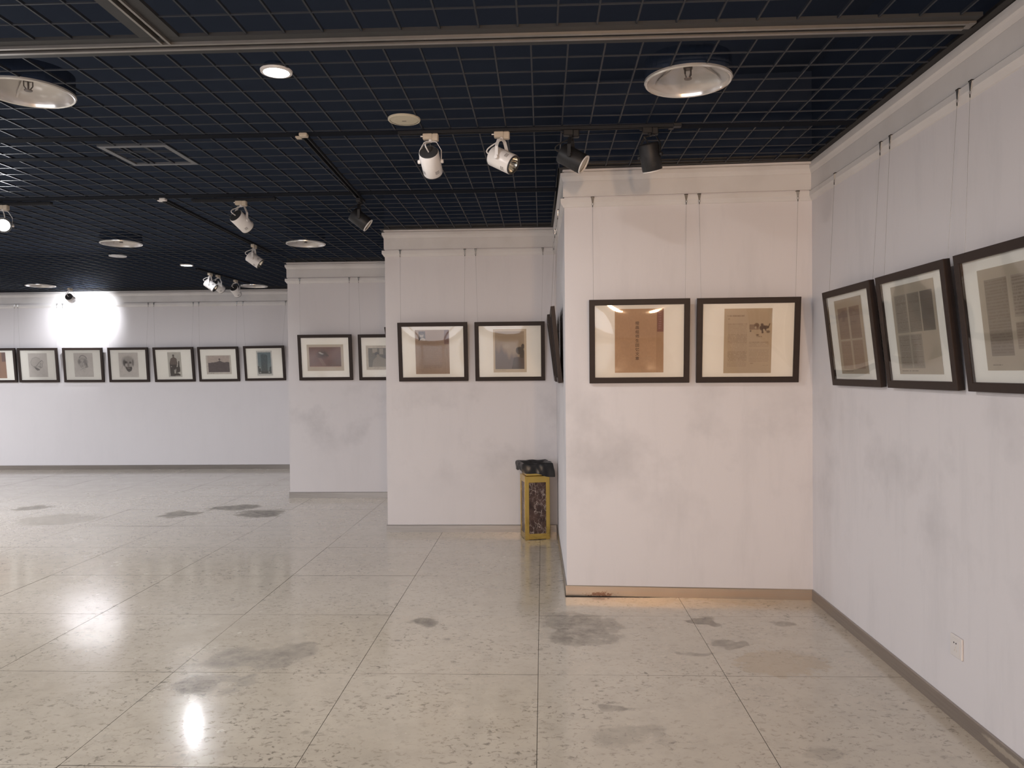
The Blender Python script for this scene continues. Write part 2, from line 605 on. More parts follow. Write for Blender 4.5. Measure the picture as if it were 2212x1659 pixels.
# ------------------------------------------------------------------ floor
STAINS = [  # px centre, px half size, strength, tone
    (545, 1424, 95, 30, 0.40, 'grey'), (625, 1414, 55, 16, 0.34, 'grey'), (415, 1487, 62, 20, 0.40, 'grey'), (515, 1478, 34, 16, 0.34, 'grey'),
    (1245, 1358, 78, 34, 0.42, 'grey'), (915, 1343, 34, 12, 0.50, 'grey'), (1503, 1338, 20, 8, 0.5, 'grey'), (1575, 1392, 32, 9, 0.40, 'grey'),
    (1702, 1346, 26, 6, 0.38, 'grey'), (1335, 1530, 55, 10, 0.40, 'grey'), (1490, 1407, 28, 7, 0.3, 'grey'), (1700, 1432, 85, 26, 0.35, 'brown'),
    (1500, 1290, 240, 12, 0.22, 'brown'), (75, 1097, 38, 6, 0.5, 'grey'), (130, 1122, 85, 12, 0.28, 'grey'), (390, 1109, 46, 6, 0.55, 'grey'), (508, 1096, 46, 6, 0.6, 'grey'),
    (560, 1109, 52, 8, 0.6, 'grey'), (1350, 1600, 90, 26, 0.20, 'grey'), (1760, 1620, 60, 18, 0.18, 'grey'),
]


def floor_pt(u, v):
    d = _r * ((u - 1106) / F_PX) - _u * ((v - 829.5) / F_PX) + _f
    t = -CAM_H / d.z
    return d.x * t, d.y * t


px2 = []
for (u, v, a, b, al, tone) in STAINS:
    cx, cy = floor_pt(u, v)
    rx = abs(floor_pt(u + a, v)[0] - floor_pt(u - a, v)[0]) / 2
    ry = abs(floor_pt(u, v + b)[1] - floor_pt(u, v - b)[1]) / 2
    px2.append((cx, cy, rx, ry, al, tone))
M_FLOOR = floor_mat(px2)
fl = MB()
pts = [mitre(i, 0) for i in range(N)]
fl.add([(p.x, p.y, -0.004) for p in pts] + [(p.x, p.y, -0.12) for p in pts],
       [tuple(range(N)), tuple(reversed(range(N, 2 * N)))] + [(i + N, (i + 1) % N + N, (i + 1) % N, i) for i in range(N)])
floor = fl.build('floor', M_GROUT)
tag(floor, 'polished beige stone floor of large square tiles', 'floor', kind='structure')
TX0, TY0 = -0.0384, 4.1169
G = 0.0014


def clip_poly(poly, ax, c, keep_less):
    out = []
    for i in range(len(poly)):
        a, b = poly[i], poly[(i + 1) % len(poly)]
        ia = (a[ax] <= c) if keep_less else (a[ax] >= c)
        ib = (b[ax] <= c) if keep_less else (b[ax] >= c)
        if ia:
            out.append(a)
        if ia != ib:
            t = (c - a[ax]) / (b[ax] - a[ax])
            out.append((a[0] + t * (b[0] - a[0]), a[1] + t * (b[1] - a[1])))
    return out


rt = random.Random(3)
poly_room = [(p.x, p.y) for p in pts]


def tile_poly(x0, x1, y0, y1):
    """tile rectangle cut to the stepped room outline (steps lie on the right)"""
    r = [(x0, y0), (x1, y0), (x1, y1), (x0, y1)]
    ys = sorted(set([y0, y1] + [b for b in (5.54, 7.808, 9.9745, 13.046) if y0 < b < y1]))
    if len(ys) == 2:
        xl = xlim((y0 + y1) / 2)
        return clip_poly(r, 0, xl, True) if x0 < xl else []
    # stepped cut
    out = []
    left = [(x0, y1), (x0, y0)]
    right = []
    for a, b in zip(ys[:-1], ys[1:]):
        xr_ = min(x1, xlim((a + b) / 2)) if (a + b) / 2 < 13.046 else x0
        xr_ = max(xr_, x0)
        right += [(xr_, a), (xr_, b)]
    cl = left + right
    o2 = []
    for q in cl:
        if not o2 or (abs(q[0] - o2[-1][0]) + abs(q[1] - o2[-1][1])) > 1e-5:
            o2.append(q)
    return o2


def poly_area(p):
    return abs(sum(p[i][0] * p[(i + 1) % len(p)][1] - p[(i + 1) % len(p)][0] * p[i][1] for i in range(len(p)))) / 2


ntile = 0
for iy in range(-9, 10):
    for ix in range(-13, 3):
        x0, x1 = TX0 + ix + G, TX0 + ix + 1 - G
        y0, y1 = TY0 + iy + G, min(TY0 + iy + 1 - G, 13.046)
        x0, y0 = max(x0, -12.5), max(y0, -4.2)
        if x1 <= x0 or y1 <= y0 or y0 > 13.0:
            continue
        pl = tile_poly(x0, x1, y0, y1)
        if len(pl) < 3 or poly_area(pl) < 0.002:
            continue
        cx, cy = (x0 + x1) / 2, (y0 + y1) / 2
        ta, tb = rt.uniform(-1, 1) * 0.0009, rt.uniform(-1, 1) * 0.0009
        n = len(pl)
        v = [(a - cx, b - cy, (a - cx) * ta + (b - cy) * tb) for a, b in pl] + [(a - cx, b - cy, -0.0035) for a, b in pl]
        f = [tuple(range(n))] + [(k + n, (k + 1) % n + n, (k + 1) % n, k) for k in range(n)]
        tm = MB().add(v, f[:1]).add(v, f[1:], 1)
        tm.build('floor_tile', [M_FLOOR, M_GROUT], floor, loc=(cx, cy, 0))
        ntile += 1

# ------------------------------------------------------------------ ceiling: slab, open grid of blades, trims
cb = MB()
cb.add([(p.x, p.y, SLAB) for p in pts], [tuple(reversed(range(N)))])
outp = [mitre(i, -0.12) for i in range(N)]
cb.add([(p.x, p.y, SLAB + 0.1) for p in outp], [tuple(range(N))])
for i in range(N):
    a, b, c, d = mitre(i, 0), mitre(i + 1, 0), mitre(i, -0.12), mitre(i + 1, -0.12)
    cb.add([(a.x, a.y, ZC), (b.x, b.y, ZC), (b.x, b.y, SLAB), (a.x, a.y, SLAB)], [(0, 1, 2, 3)])
    cb.add([(c.x, c.y, ZC), (d.x, d.y, ZC), (d.x, d.y, SLAB + 0.1), (c.x, c.y, SLAB + 0.1)], [(3, 2, 1, 0)])
    cb.add([(a.x, a.y, ZC), (b.x, b.y, ZC), (d.x, d.y, ZC), (c.x, c.y, ZC)], [(3, 2, 1, 0)])
ceiling = cb.build('ceiling', M_SLAB)
tag(ceiling, 'black open grid ceiling under a dark slab', 'ceiling', kind='structure')
for i in range(N):
    sweep(i, [(0.0, ZC), (0.045, ZC), (0.045, ZC + 0.004), (0.004, ZC + 0.004), (0.004, ZC + 0.05), (0.0, ZC + 0.05)]).build('edge_trim', M_EDGE, ceiling)

CELL = 1 / 6.0
BW, BH = 0.0078, 0.012
BOWLS = [(0.742, 3.925), (-2.63, 3.87), (-4.64, 8.33), (-2.64, 8.53), (-8.08, 12.1), (-4.75, 12.53)]
BOWL_R = 0.218
Y_F0, Y_F1 = 3.275, 3.452       # partition track zone across the hall
X_P0, X_P1 = -1.728, -1.555     # partition track zone towards the viewer
HOLES = [(x, y, BOWL_R - 0.012) for x, y in BOWLS]


def cut(lo, hi, holes):
    segs = [(lo, hi)]
    for a, b in holes:
        ns = []
        for s, e in segs:
            if b <= s or a >= e:
                ns.append((s, e))
                continue
            if a > s:
                ns.append((s, a))
            if b < e:
                ns.append((b, e))
        segs = ns
    return [(s, e) for s, e in segs if e - s > 0.01]


blade_count = 0


def depth_blade(x, y0, y1):
    global blade_count
    hs = []
    for hx, hy, r in HOLES:
        if abs(x - hx) < r:
            k = math.sqrt(r * r - (x - hx) ** 2)
            hs.append((hy - k, hy + k))
    mb = MB()
    for s, e in cut(y0, y1, hs):
        mb.box(-BW / 2, BW / 2, s - y0, e - y0, 0.0, BH)
    if mb.v:
        mb.build('grid_blade', M_BLADE, ceiling, loc=(x, y0, ZC))
        blade_count += 1


def cross_blade(y, x0, x1):
    global blade_count
    hs = []
    for hx, hy, r in HOLES:
        if abs(y - hy) < r:
            k = math.sqrt(r * r - (y - hy) ** 2)
            hs.append((hx - k, hx + k))
    mb = MB()
    for s, e in cut(x0, x1, hs):
        mb.box(s - x0, e - x0, -BW / 2, BW / 2, 0.0012, 0.0070)
    if mb.v:
        mb.build('grid_blade', M_BLADE, ceiling, loc=(x0, y, ZC))
        blade_count += 1


# main field beyond the partition track
k = -74
while True:
    x = 0.125 + k * CELL
    k += 1
    if x > 1.84:
        break
    if x < -12.4:
        continue
    depth_blade(x, Y_F1, ylim(x) - 0.045)
y = 3.607
while y < 13.0:
    cross_blade(y, -12.45, xlim(y) - 0.045)
    y += CELL
# field in front of the track: right bay and left bay
x = 0.073 - 9 * CELL
while x < 1.84:
    if x > X_P1 + 0.02:
        depth_blade(x, -1.2, Y_F0)
    x += CELL
x = X_P0 - 0.135
while x > -7.0:
    depth_blade(x, -1.2, Y_F0)
    x -= CELL
y = 3.10
while y > -1.2:
    cross_blade(y, X_P1, 1.85)
    cross_blade(y + 0.035, -7.1, X_P0)
    y -= CELL
# remaining ceiling behind the viewpoint: one joined field of the same blades
mb = MB()
x = 1.75
while x > -12.4:
    mb.box(x - BW / 2, x + BW / 2, -4.15, -1.22, ZC, ZC + BH)
    if x < -7.1:
        mb.box(x - BW / 2, x + BW / 2, -1.2, Y_F0, ZC, ZC + BH)
    x -= CELL
y = -1.4
while y > -4.15:
    mb.box(-12.45, 1.85, y - BW / 2, y + BW / 2, ZC, ZC + BH)
    y -= CELL
y = 3.1
while y > -1.2:
    mb.box(-12.45, -7.12, y - BW / 2, y + BW / 2, ZC, ZC + BH)
    y -= CELL
g_ = mb.build('grid_field', M_BLADE, ceiling)
g_['kind'] = 'stuff'
# carrier bands that interrupt the field
for (xa, xb, ya, yb) in ((-6.0, 1.85, 4.615, 4.690), (-12.4, -2.83, 5.03, 5.10), (-12.4, -1.62 + 1.75, 6.13, 6.24)):
    MB().box(xa, xb, ya, yb, ZC - 0.003, ZC + 0.0).build('carrier_band', M_BAND, ceiling)

# partition tracks (folding wall rails)
t = thing('partition_track', 'aluminium partition rail running across the whole ceiling in front', 'rail', (0, 0, ZC))
MB().box(-12.4, 1.83, Y_F0, 3.322, -0.004, 0.012).build('near_flange', M_GREYTRIM, t)
MB().box(-12.4, 1.80, 3.322, 3.338, -0.016, 0.03).build('rail_lip', M_ALU, t)
MB().box(-12.4, 1.80, 3.366, 3.384, -0.018, 0.03).build('rail_lip', M_ALU, t)
MB().box(-12.4, 1.80, 3.338, 3.366, 0.012, 0.03).build('slot', M_BAND, t)
MB().box(1.80, 1.83, 3.322, 3.384, -0.012, 0.03).build('end_cap', M_ALU, t)
MB().box(-12.4, 1.85, 3.384, 3.398, 0.0, 0.02).build('recess_strip', M_BAND, t)  # black strip standing in for the shadow between lip and far flange
MB().box(-12.4, 1.85, 3.398, Y_F1, -0.003, 0.012).build('far_flange', M_GREYTRIM, t)
t = thing('partition_track', 'short aluminium partition rail coming towards the viewer, meeting the long rail', 'rail', (-1.64, 0, ZC))
MB().box(X_P0 + 1.64, -1.660 + 1.64, -1.2, Y_F0 - 0.001, -0.004, 0.012).build('side_flange', M_GREYTRIM, t)
MB().box(-1.612 + 1.64, X_P1 + 1.64, -1.2, Y_F0 - 0.001, -0.004, 0.012).build('side_flange', M_GREYTRIM, t)
MB().box(-0.020, -0.009, -1.2, 3.321, -0.016, 0.03).build('rail_lip', M_ALU, t)
MB().box(0.017, 0.028, -1.2, 3.321, -0.016, 0.03).build('rail_lip', M_ALU, t)
MB().box(-0.009, 0.017, -1.2, 3.321, 0.012, 0.03).build('slot', M_BAND, t)

# access hatch in the grid
t = thing('access_hatch', 'square framed access panel in the grid ceiling', 'hatch', (-2.60, 5.035, ZC))
hw, fw_ = 0.228, 0.034
m = MB()
m.box(-hw, hw, -hw, -hw + fw_, -0.003, 0.010).box(-hw, hw, hw - fw_, hw, -0.003, 0.010)
m.box(-hw, -hw + fw_, -hw + fw_, hw - fw_, -0.003, 0.010).box(hw - fw_, hw, -hw + fw_, hw - fw_, -0.003, 0.010)
m.build('hatch_frame', pmat('hatch_grey', (0.13, 0.135, 0.145), 0.4, 0.2), t)
for q in (-0.07, 0.07):
    MB().box(q - 0.005, q + 0.005, -hw + fw_, hw - fw_, -0.001, 0.010).build('hatch_blade', M_BLADE, t)
    MB().box(-hw + fw_, hw - fw_, q - 0.004, q + 0.004, -0.0005, 0.009).build('hatch_blade', M_BLADE, t)

# ------------------------------------------------------------------ lighting tracks
M_TRACK = pmat('track_black', (0.022, 0.023, 0.026), 0.6, 0.0, 0.2)


def track(label, a, b, feeds):
    a, b = Vector(a), Vector(b)
    t = thing('lighting_track', label, 'track', (a.x, a.y, ZC))
    d = (b - a)
    L = d.length
    M = Matrix.Rotation(math.atan2(d.y, d.x), 4, 'Z')
    MB().box(0, L, -0.019, 0.019, -0.006, -0.001, M=M).build('track_base', M_BAND, t)
    MB().box(0, L, -0.019, -0.012, -0.022, -0.006, M=M).build('track_wall', M_TRACK, t)
    MB().box(0, L, 0.012, 0.019, -0.022, -0.006, M=M).build('track_wall', M_TRACK, t)
    for s, col in feeds:
        p = d.normalized() * (s * L)
        sg = -1 if s < 0.5 else 1
        MB().bevel_box(-0.05 if sg < 0 else 0.0, 0.0 if sg < 0 else 0.05, -0.024, 0.024, -0.0215, -0.001, 0.004, M=Matrix.Translation((p.x, p.y, 0)) @ M).build('end_feed', col, t)
        MB().box(-0.012 if sg < 0 else -0.02, 0.03 if sg < 0 else 0.01, 0.024, 0.055, -0.02, -0.012, M=Matrix.Translation((p.x, p.y, 0)) @ M).build('feed_tongue', col, t)
    return t


track('black lighting track across the ceiling above the nearest wall', (-0.86, 4.635), (0.78, 4.60), [(1.0, M_BLACK)])
track('dark lighting track leading away behind the bright downlight, cream feed at its end', (-1.44, 4.66), (-1.505, 6.46), [(0.0, M_CREAM)])
track('dark lighting track leading away in the middle, pale feed at its end', (-3.12, 6.27), (-3.24, 9.05), [(0.0, M_WHITE)])
track('distant lighting track carrying three white spotlights near the back wall', (-4.72, 10.35), (-4.65, 12.05), [])
track('short black lighting track holding one white spotlight, left of the middle', (-2.9, 6.30), (-2.2, 6.30), [])
track('short black lighting track holding the lit spotlight at the left edge', (-4.95, 6.30), (-4.1, 6.30), [])


# ------------------------------------------------------------------ track spotlights
def spotlight(label, x, y, d, color='white', along='x', flip=1, lit=None, cable=1, group='track spotlights'):
    """head hangs in a yoke under the track adapter and points along d"""
    body = {'white': M_WHITE, 'black': M_BLACK}[color]
    adp = {'white': M_CREAM, 'black': M_BLACK}[color]
    t = thing('track_spotlight', label, 'spotlight', (x, y, ZC - 0.022), group=group)
    d = Vector(d).normalized()
    az = math.atan2(d.y, d.x)
    Z = Matrix.Rotation(az, 4, 'Z')
    A = Matrix.Rotation(0 if along == 'x' else PI / 2, 4, 'Z') @ Matrix.Scale(flip, 4, (1, 0, 0))
    m = MB().bevel_box(-0.045, 0.012, -0.018, 0.018, -0.034, 0.0, 0.003, M=A)
    m.bevel_box(0.010, 0.048, -0.02, 0.02, -0.044, 0.0, 0.005, M=A)
    m.build('adapter', adp, t)
    MB().tube([A @ Vector((-0.045, 0, -0.013)), A @ Vector((-0.060, 0, -0.013))], 0.004).build('locking_pin', M_WHITE if color == 'white' else M_BLACK, t)
    MB().lathe([(0.011, -0.050), (0.011, -0.030)], 14, cap0=True, cap1=True).build('swivel', body, t)
    piv = -0.165
    # yoke: arms along local Y
    R = 0.060
    y0 = R + 0.006
    path = [(0, -y0, piv), (0, -y0, piv + 0.065), (0, -0.038, -0.052), (0, -0.026, -0.047), (0, 0.026, -0.047), (0, 0.038, -0.052), (0, y0, piv + 0.065), (0, y0, piv)]
    MB().strip([Z @ Vector(p) for p in path], Z @ Vector((1, 0, 0)), 0.021, 0.003).build('yoke', body, t)
    for s in (-1, 1):
        K = Z @ Matrix.Translation((0, s * (y0 + 0.004), piv)) @ Matrix.Rotation(PI / 2, 4, 'X')
        MB().lathe([(0.011, -0.008), (0.013, 0.0), (0.011, 0.008)], 14, M=K, cap0=True, cap1=True).build('pivot_knob', body, t)
    # head: local -Z is the beam
    q = d.to_track_quat('-Z', 'Y').to_matrix().to_4x4()
    H = Matrix.Translation((0, 0, piv)) @ q
    hb, hf = 0.070, -0.085
    MB().lathe([(R - 0.004, hb), (R, hb - 0.006), (R, hf + 0.004), (R - 0.002, hf), (R - 0.006, hf)], 36, M=H).build('housing', body, t, smooth=True)
    capm = M_CAP
    MB().lathe([(0.0005, hb + 0.002), (R - 0.012, hb + 0.001), (R - 0.004, hb - 0.002)], 36, M=H).build('rear_cap', capm, t)
    for ang in (0.6, 2.2, 3.9, 5.4):
        mm = MB()
        for k in range(3):
            zz = hf + 0.028 + k * 0.008
            c_, s_ = math.cos(ang), math.sin(ang)
            ring = []
            for da in (-0.22, -0.11, 0, 0.11, 0.22):
                for z2 in (zz, zz + 0.003):
                    ring.append(((R + 0.0006) * math.cos(ang + da), (R + 0.0006) * math.sin(ang + da), z2))
            mm.add(ring, [(2 * j, 2 * j + 2, 2 * j + 3, 2 * j + 1) for j in range(4)], M=H)
        mm.build('vent_slots', M_CAP, t)
    MB().lathe([(R - 0.002, hf), (R - 0.002, hf - 0.006), (R - 0.010, hf - 0.006), (R - 0.012, hf + 0.002)], 36, M=H).build('front_rim', M_WHITE if color == 'black' else M_CAP, t, smooth=True)
    if lit is None and color == 'white':
        MB().lathe([(R - 0.011, hf + 0.001), (R - 0.024, hf + 0.035), (0.012, hf + 0.085)], 24, M=H, cap1=True).build('reflector', M_REFL, t)
    else:
        MB().lathe([(0.0005, hf + 0.006), (R - 0.011, hf + 0.004)], 32, M=H).build('lens', M_LIT if lit else M_DIFF, t)
    # cable loop from adapter to the rear cap
    e = H @ Vector((0, 0, hb + 0.002))
    e2 = H @ Vector((0, 0, hb + 0.035))
    s0 = Vector((0, 0, -0.045))
    side = Z @ Vector((-0.055, 0.030 * cable, 0))
    ctl = [s0, s0 + Vector((0, 0, -0.02)) + side * 0.4, e2 + side * 0.8 + Vector((0, 0, 0.02)), e2 + side * 0.25, e]
    cp = []
    for i in range(25):
        u = i / 24
        # de Casteljau
        L = [p.copy() for p in ctl]
        while len(L) > 1:
            L = [L[j] * (1 - u) + L[j + 1] * u for j in range(len(L) - 1)]
        cp.append(L[0])
    MB().tube(cp, 0.0042, 8).build('cable', M_WHITE if color == 'white' else M_BLACK, t, smooth=True)
    if lit:
        pw, cone, colr = lit
        sd = bpy.data.lights.new('spot_beam', 'SPOT')
        sd.energy = pw
        sd.spot_size = cone
        sd.spot_blend = 1.0
        sd.color = colr
        sd.shadow_soft_size = 0.04
        so = bpy.data.objects.new('spot_beam', sd)
        COL.objects.link(so)
        so.parent = t
        so.matrix_local = Matrix.Translation((0, 0, piv)) @ q @ Matrix.Translation((0, 0, hf - 0.012))
    return t


spotlight('white spotlight with charcoal back, leftmost on the near black track', -0.665, 4.63, (0.05, 0.82, -0.56))
spotlight('white spotlight turned right showing its shiny reflector, under the near track', -0.235, 4.62, (0.80, -0.38, -0.48), cable=-1)
spotlight('black spotlight tipped right with pale front disc, above the corner of the nearest wall', 0.18, 4.615, (0.84, -0.20, -0.52), 'black', cable=-1)
spotlight('black spotlight aimed down, rightmost on the near track', 0.645, 4.60, (0.20, 0.30, -0.93), 'black')
spotlight('white spotlight with charcoal back hanging alone left of the middle tracks', -2.49, 6.30, (0.34, 0.80, -0.49))
spotlight('white spotlight seen from the side, halfway along the middle track', -3.19, 8.42, (0.80, 0.08, -0.58), along='y', cable=-1)
spotlight('white spotlight brightly lit from behind, side on, nearest on the distant track', -4.695, 10.72, (0.80, 0.05, -0.58), along='y', cable=-1)
spotlight('white spotlight with charcoal back, second on the distant track', -4.68, 10.95, (0.36, 0.78, -0.52), along='y')
spotlight('white spotlight with charcoal back, farthest on the distant track', -4.665, 11.55, (0.08, 0.83, -0.55), along='y')
spotlight('black spotlight in shadow at the end of the track behind the bright downlight', -1.50, 6.30, (0.78, 0.10, -0.60), 'black', along='y', cable=-1)
spotlight('lit spotlight shining towards the viewer at the left edge', -4.52, 6.30, (0.58, -0.80, -0.20), lit=(25, 1.5, COOL))
spotlight('lit spotlight close to the back wall making the bright hot spot', -7.72, 12.30, (-0.22, 0.86, -0.24), along='y', lit=(150, 2.0, COOL))


# ------------------------------------------------------------------ ceiling bowls, downlights, speakers
def bowl_lamp(label, x, y):
    t = thing('bowl_light', label, 'ceiling light', (x, y, ZC), group='round recessed bowl lights')
    r = BOWL_R
    MB().lathe([(r - 0.018, 0.004), (r - 0.014, -0.010), (r - 0.006, -0.013), (r, -0.007), (r + 0.001, 0.002)], 56).build('rim', M_BOWLRIM, t, smooth=True)
    MB().lathe([(r - 0.018, 0.004), (r - 0.024, 0.022), (r - 0.05, 0.050), (r - 0.10, 0.078), (0.07, 0.092), (0.062, 0.098), (0.0005, 0.098)], 56).build('bowl', M_BOWL, t, smooth=True)
    MB().lathe([(r - 0.004, 0.0), (r - 0.004, 0.10), (0.08, 0.12), (0.0005, 0.12)], 40).build('housing', M_SLAB, t)
    for a in (0.35, 0.35 + 2 * PI / 3, 0.35 + 4 * PI / 3):
        c, s = math.cos(a), math.sin(a)
        MB().strip([(0.06 * c, 0.06 * s, 0.090), ((r - 0.06) * c, (r - 0.06) * s, 0.050), ((r - 0.026) * c, (r - 0.026) * s, 0.022)], (-s, c, 0), 0.010, 0.006).build('rib', M_BOWL, t)
    MB().lathe([(0.030, 0.098), (0.030, 0.080), (0.024, 0.074), (0.022, 0.055)], 20, cap1=True).build('lamp_socket', M_SOCKET, t, smooth=True)
    for a in range(4):
        c, s = math.cos(a * PI / 2 + 0.5), math.sin(a * PI / 2 + 0.5)
        MB().tube([(0.020 * c, 0.020 * s, 0.056), (0.020 * c, 0.020 * s, 0.030), (0.008 * c, 0.008 * s, 0.012)], 0.003, 6).build('cage_wire', M_SOCKET, t)
    MB().lathe([(0.0005, 0.004), (0.018, 0.005), (0.020, 0.010), (0.010, 0.014), (0.0005, 0.015)], 20).build('finial', M_SOCKET, t, smooth=True)
    return t


for lab, (x, y) in zip(['large unlit bowl light in the dark ceiling on the right', 'large unlit bowl light cut by the left edge',
                        'unlit bowl light with glints, beyond the white feed on the left', 'flat looking unlit bowl light before the third wall step',
                        'small distant bowl light beside the bright hot spot', 'small distant bowl light behind the farthest spotlight'], BOWLS):
    bowl_lamp(lab, x, y)


def downlight(label, x, y, r, power, col):
    t = thing('downlight', label, 'downlight', (x, y, ZC), group='lit recessed downlights')
    MB().lathe([(r + 0.018, 0.002), (r + 0.016, -0.007), (r + 0.004, -0.009), (r - 0.001, 0.0)], 36).build('trim_ring', M_WHITE, t, smooth=True)
    MB().lathe([(0.0005, -0.010), (r * 0.6, -0.009), (r, -0.004)], 36).build('lens', M_LIT, t, smooth=True)
    MB().lathe([(r, 0.0), (r, 0.03)], 24, cap1=True).build('can', M_SLAB, t)
    area_light('downlight_beam', (0, 0, -0.016), power, r * 1.8, col, t)
    return t


downlight('brightest lit downlight near the front, left of centre', -1.272, 3.68, 0.058, 45, NEUT)
downlight('distant lit downlight left of the three white spotlights', -4.72, 10.06, 0.066, 18, COOL)


def speaker(label, x, y, r, mat):
    t = thing('ceiling_speaker', label, 'speaker', (x, y, ZC), group='round ceiling speakers')
    MB().lathe([(r - 0.012, -0.010), (r - 0.003, -0.010), (r, -0.006), (r, 0.002)], 40).build('bezel', mat, t, smooth=True)
    MB().lathe([(0.0005, -0.011), (r * 0.5, -0.0105), (r - 0.013, -0.008)], 40).build('grille', mat, t, smooth=True)
    MB().box(-0.012, 0.012, -0.003, 0.003, -0.0122, -0.0105).build('badge', M_SOCKET, t)
    return t


speaker('cream round ceiling speaker beside the near white spotlights', -0.785, 4.415, 0.093, M_SPKR)
speaker('small white round ceiling speaker just past a bowl light', -5.17, 9.2, 0.10, M_SPKW)


# ------------------------------------------------------------------ printed sheets (vertex-coloured fine grids)
class Sheet:
    """tiny painter: y runs down, units are 0..1 of width / height"""

    def __init__(self, w, h, col):
        self.w, self.h = w, h
        self.a = np.ones((h, w, 3)) * np.array(col)
        self.Y, self.X = np.mgrid[0:h, 0:w]
        self.X = (self.X + 0.5) / w
        self.Y = (self.Y + 0.5) / h
        self.asp = h / w

    def put(self, mask, col, al=1.0):
        m = np.clip(mask, 0, 1)[..., None] * al
        self.a = self.a * (1 - m) + np.array(col) * m
        return self

    def rect(self, x0, y0, x1, y1, col, al=1.0):
        return self.put(((self.X > x0) & (self.X < x1) & (self.Y > y0) & (self.Y < y1)).astype(float), col, al)

    def ell(self, cx, cy, rx, ry, col, al=1.0, soft=0.15, rot=0.0):
        dx, dy = (self.X - cx), (self.Y - cy) * self.asp
        c, s = math.cos(rot), math.sin(rot)
        u, v = (dx * c + dy * s) / rx, (-dx * s + dy * c) / (ry * self.asp)
        d = np.sqrt(u * u + v * v)
        return self.put((1 + soft / 2 - d) / soft, col, al)

    def poly(self, pts, col, al=1.0):
        X, Y = self.X, self.Y
        ins = np.zeros_like(X, bool)
        n = len(pts)
        for i in range(n):
            (x0, y0), (x1, y1) = pts[i], pts[(i + 1) % n]
            if y0 == y1:
                continue
            c = ((y0 > Y) != (y1 > Y)) & (X < (x1 - x0) * (Y - y0) / (y1 - y0) + x0)
            ins ^= c
        return self.put(ins.astype(float), col, al)

    def line(self, pts, wd, col, al=1.0):
        m = np.zeros_like(self.X)
        for (x0, y0), (x1, y1) in zip(pts[:-1], pts[1:]):
            ax, ay, bx, by = x0, y0 * self.asp, x1, y1 * self.asp
            px, py = self.X - ax, self.Y * self.asp - ay
            dx, dy = bx - ax, by - ay
            L = dx * dx + dy * dy + 1e-12
            t_ = np.clip((px * dx + py * dy) / L, 0, 1)
            d = np.hypot(px - t_ * dx, py - t_ * dy)
            m = np.maximum(m, np.clip((wd - d) / (wd * 0.7) + 0.3, 0, 1))
        return self.put(m, col, al)

    def grain(self, seed, cells, amp):
        r = np.random.RandomState(seed)
        g = r.rand(cells + 2, cells + 2)
        gx, gy = self.X * cells, self.Y * cells
        ix, iy = gx.astype(int), gy.astype(int)
        fx, fy = gx - ix, gy - iy
        fx, fy = fx * fx * (3 - 2 * fx), fy * fy * (3 - 2 * fy)
        n = (g[iy, ix] * (1 - fx) + g[iy, ix + 1] * fx) * (1 - fy) + (g[iy + 1, ix] * (1 - fx) + g[iy + 1, ix + 1] * fx) * fy
        self.a = np.clip(self.a * (1 + (n[..., None] - 0.5) * 2 * amp), 0, 1)
        return self

    def text(self, x0, y0, x1, y1, lines, col, al, seed, fill=0.5, last=1.0):
        """rows of unreadably small print"""
        r = np.random.RandomState(seed)
        p = (y1 - y0) / lines
        for i in range(lines):
            ya = y0 + i * p
            xe = x1 if i < lines - 1 else x0 + (x1 - x0) * last
            words = r.rand(self.w) > 0.10
            shade = 0.55 + 0.45 * r.rand(self.w)
            m = ((self.X > x0) & (self.X < xe) & (self.Y >= ya) & (self.Y < ya + p * fill)).astype(float)
            self.put(m * (words * shade)[None, :], col, al)
        return self

    def obj(self, parent, w, h, cx, cz, y, name='print', bow=0.0):
        n, m = self.w, self.h
        xs = cx - w / 2 + w * np.arange(n + 1) / n
        zs = cz + h / 2 - h * np.arange(m + 1) / m
        gx, gz = np.meshgrid(xs, zs)
        v = np.stack([gx.ravel(), np.full(gx.size, y), gz.ravel()], 1)
        i = np.arange(m)[:, None] * (n + 1) + np.arange(n)[None, :]
        f = np.stack([i, i + n + 1, i + n + 2, i + 1], -1).reshape(-1, 4)
        me = bpy.data.meshes.new(name)
        me.vertices.add(len(v))
        me.vertices.foreach_set('co', v.ravel())
        me.loops.add(f.size)
        me.polygons.add(len(f))
        me.loops.foreach_set('vertex_index', f.ravel())
        me.polygons.foreach_set('loop_start', np.arange(0, f.size, 4))
        me.update(calc_edges=True)
        ca = me.color_attributes.new('ink', 'FLOAT_COLOR', 'CORNER')
        c = np.concatenate([self.a, np.ones((m, n, 1))], 2).reshape(-1, 4)
        ca.data.foreach_set('color', np.repeat(c, 4, axis=0).ravel())
        me.materials.append(M_PRINT)
        o = bpy.data.objects.new(name, me)
        COL.objects.link(o)
        o.parent = parent
        return o


FW, FH, FM, FT = 0.706, 0.597, 0.040, 0.032       # frame width, height, moulding, depth


def glass_mesh(bow):
    w, h = FW - 2 * FM + 0.004, FH - 2 * FM + 0.004
    n = 14
    mb = MB()
    v = []
    for j in range(n + 1):
        for i in range(n + 1):
            a, b = i / n, j / n
            s = (math.sin(PI * a) * math.sin(PI * b)) ** 0.7
            v.append((-w / 2 + w * a, -FT + 0.004 + bow * s, FM - 0.002 + h * b))
    mb.add(v, [(j * (n + 1) + i, j * (n + 1) + i + 1, (j + 1) * (n + 1) + i + 1, (j + 1) * (n + 1) + i) for j in range(n) for i in range(n)])
    return mb


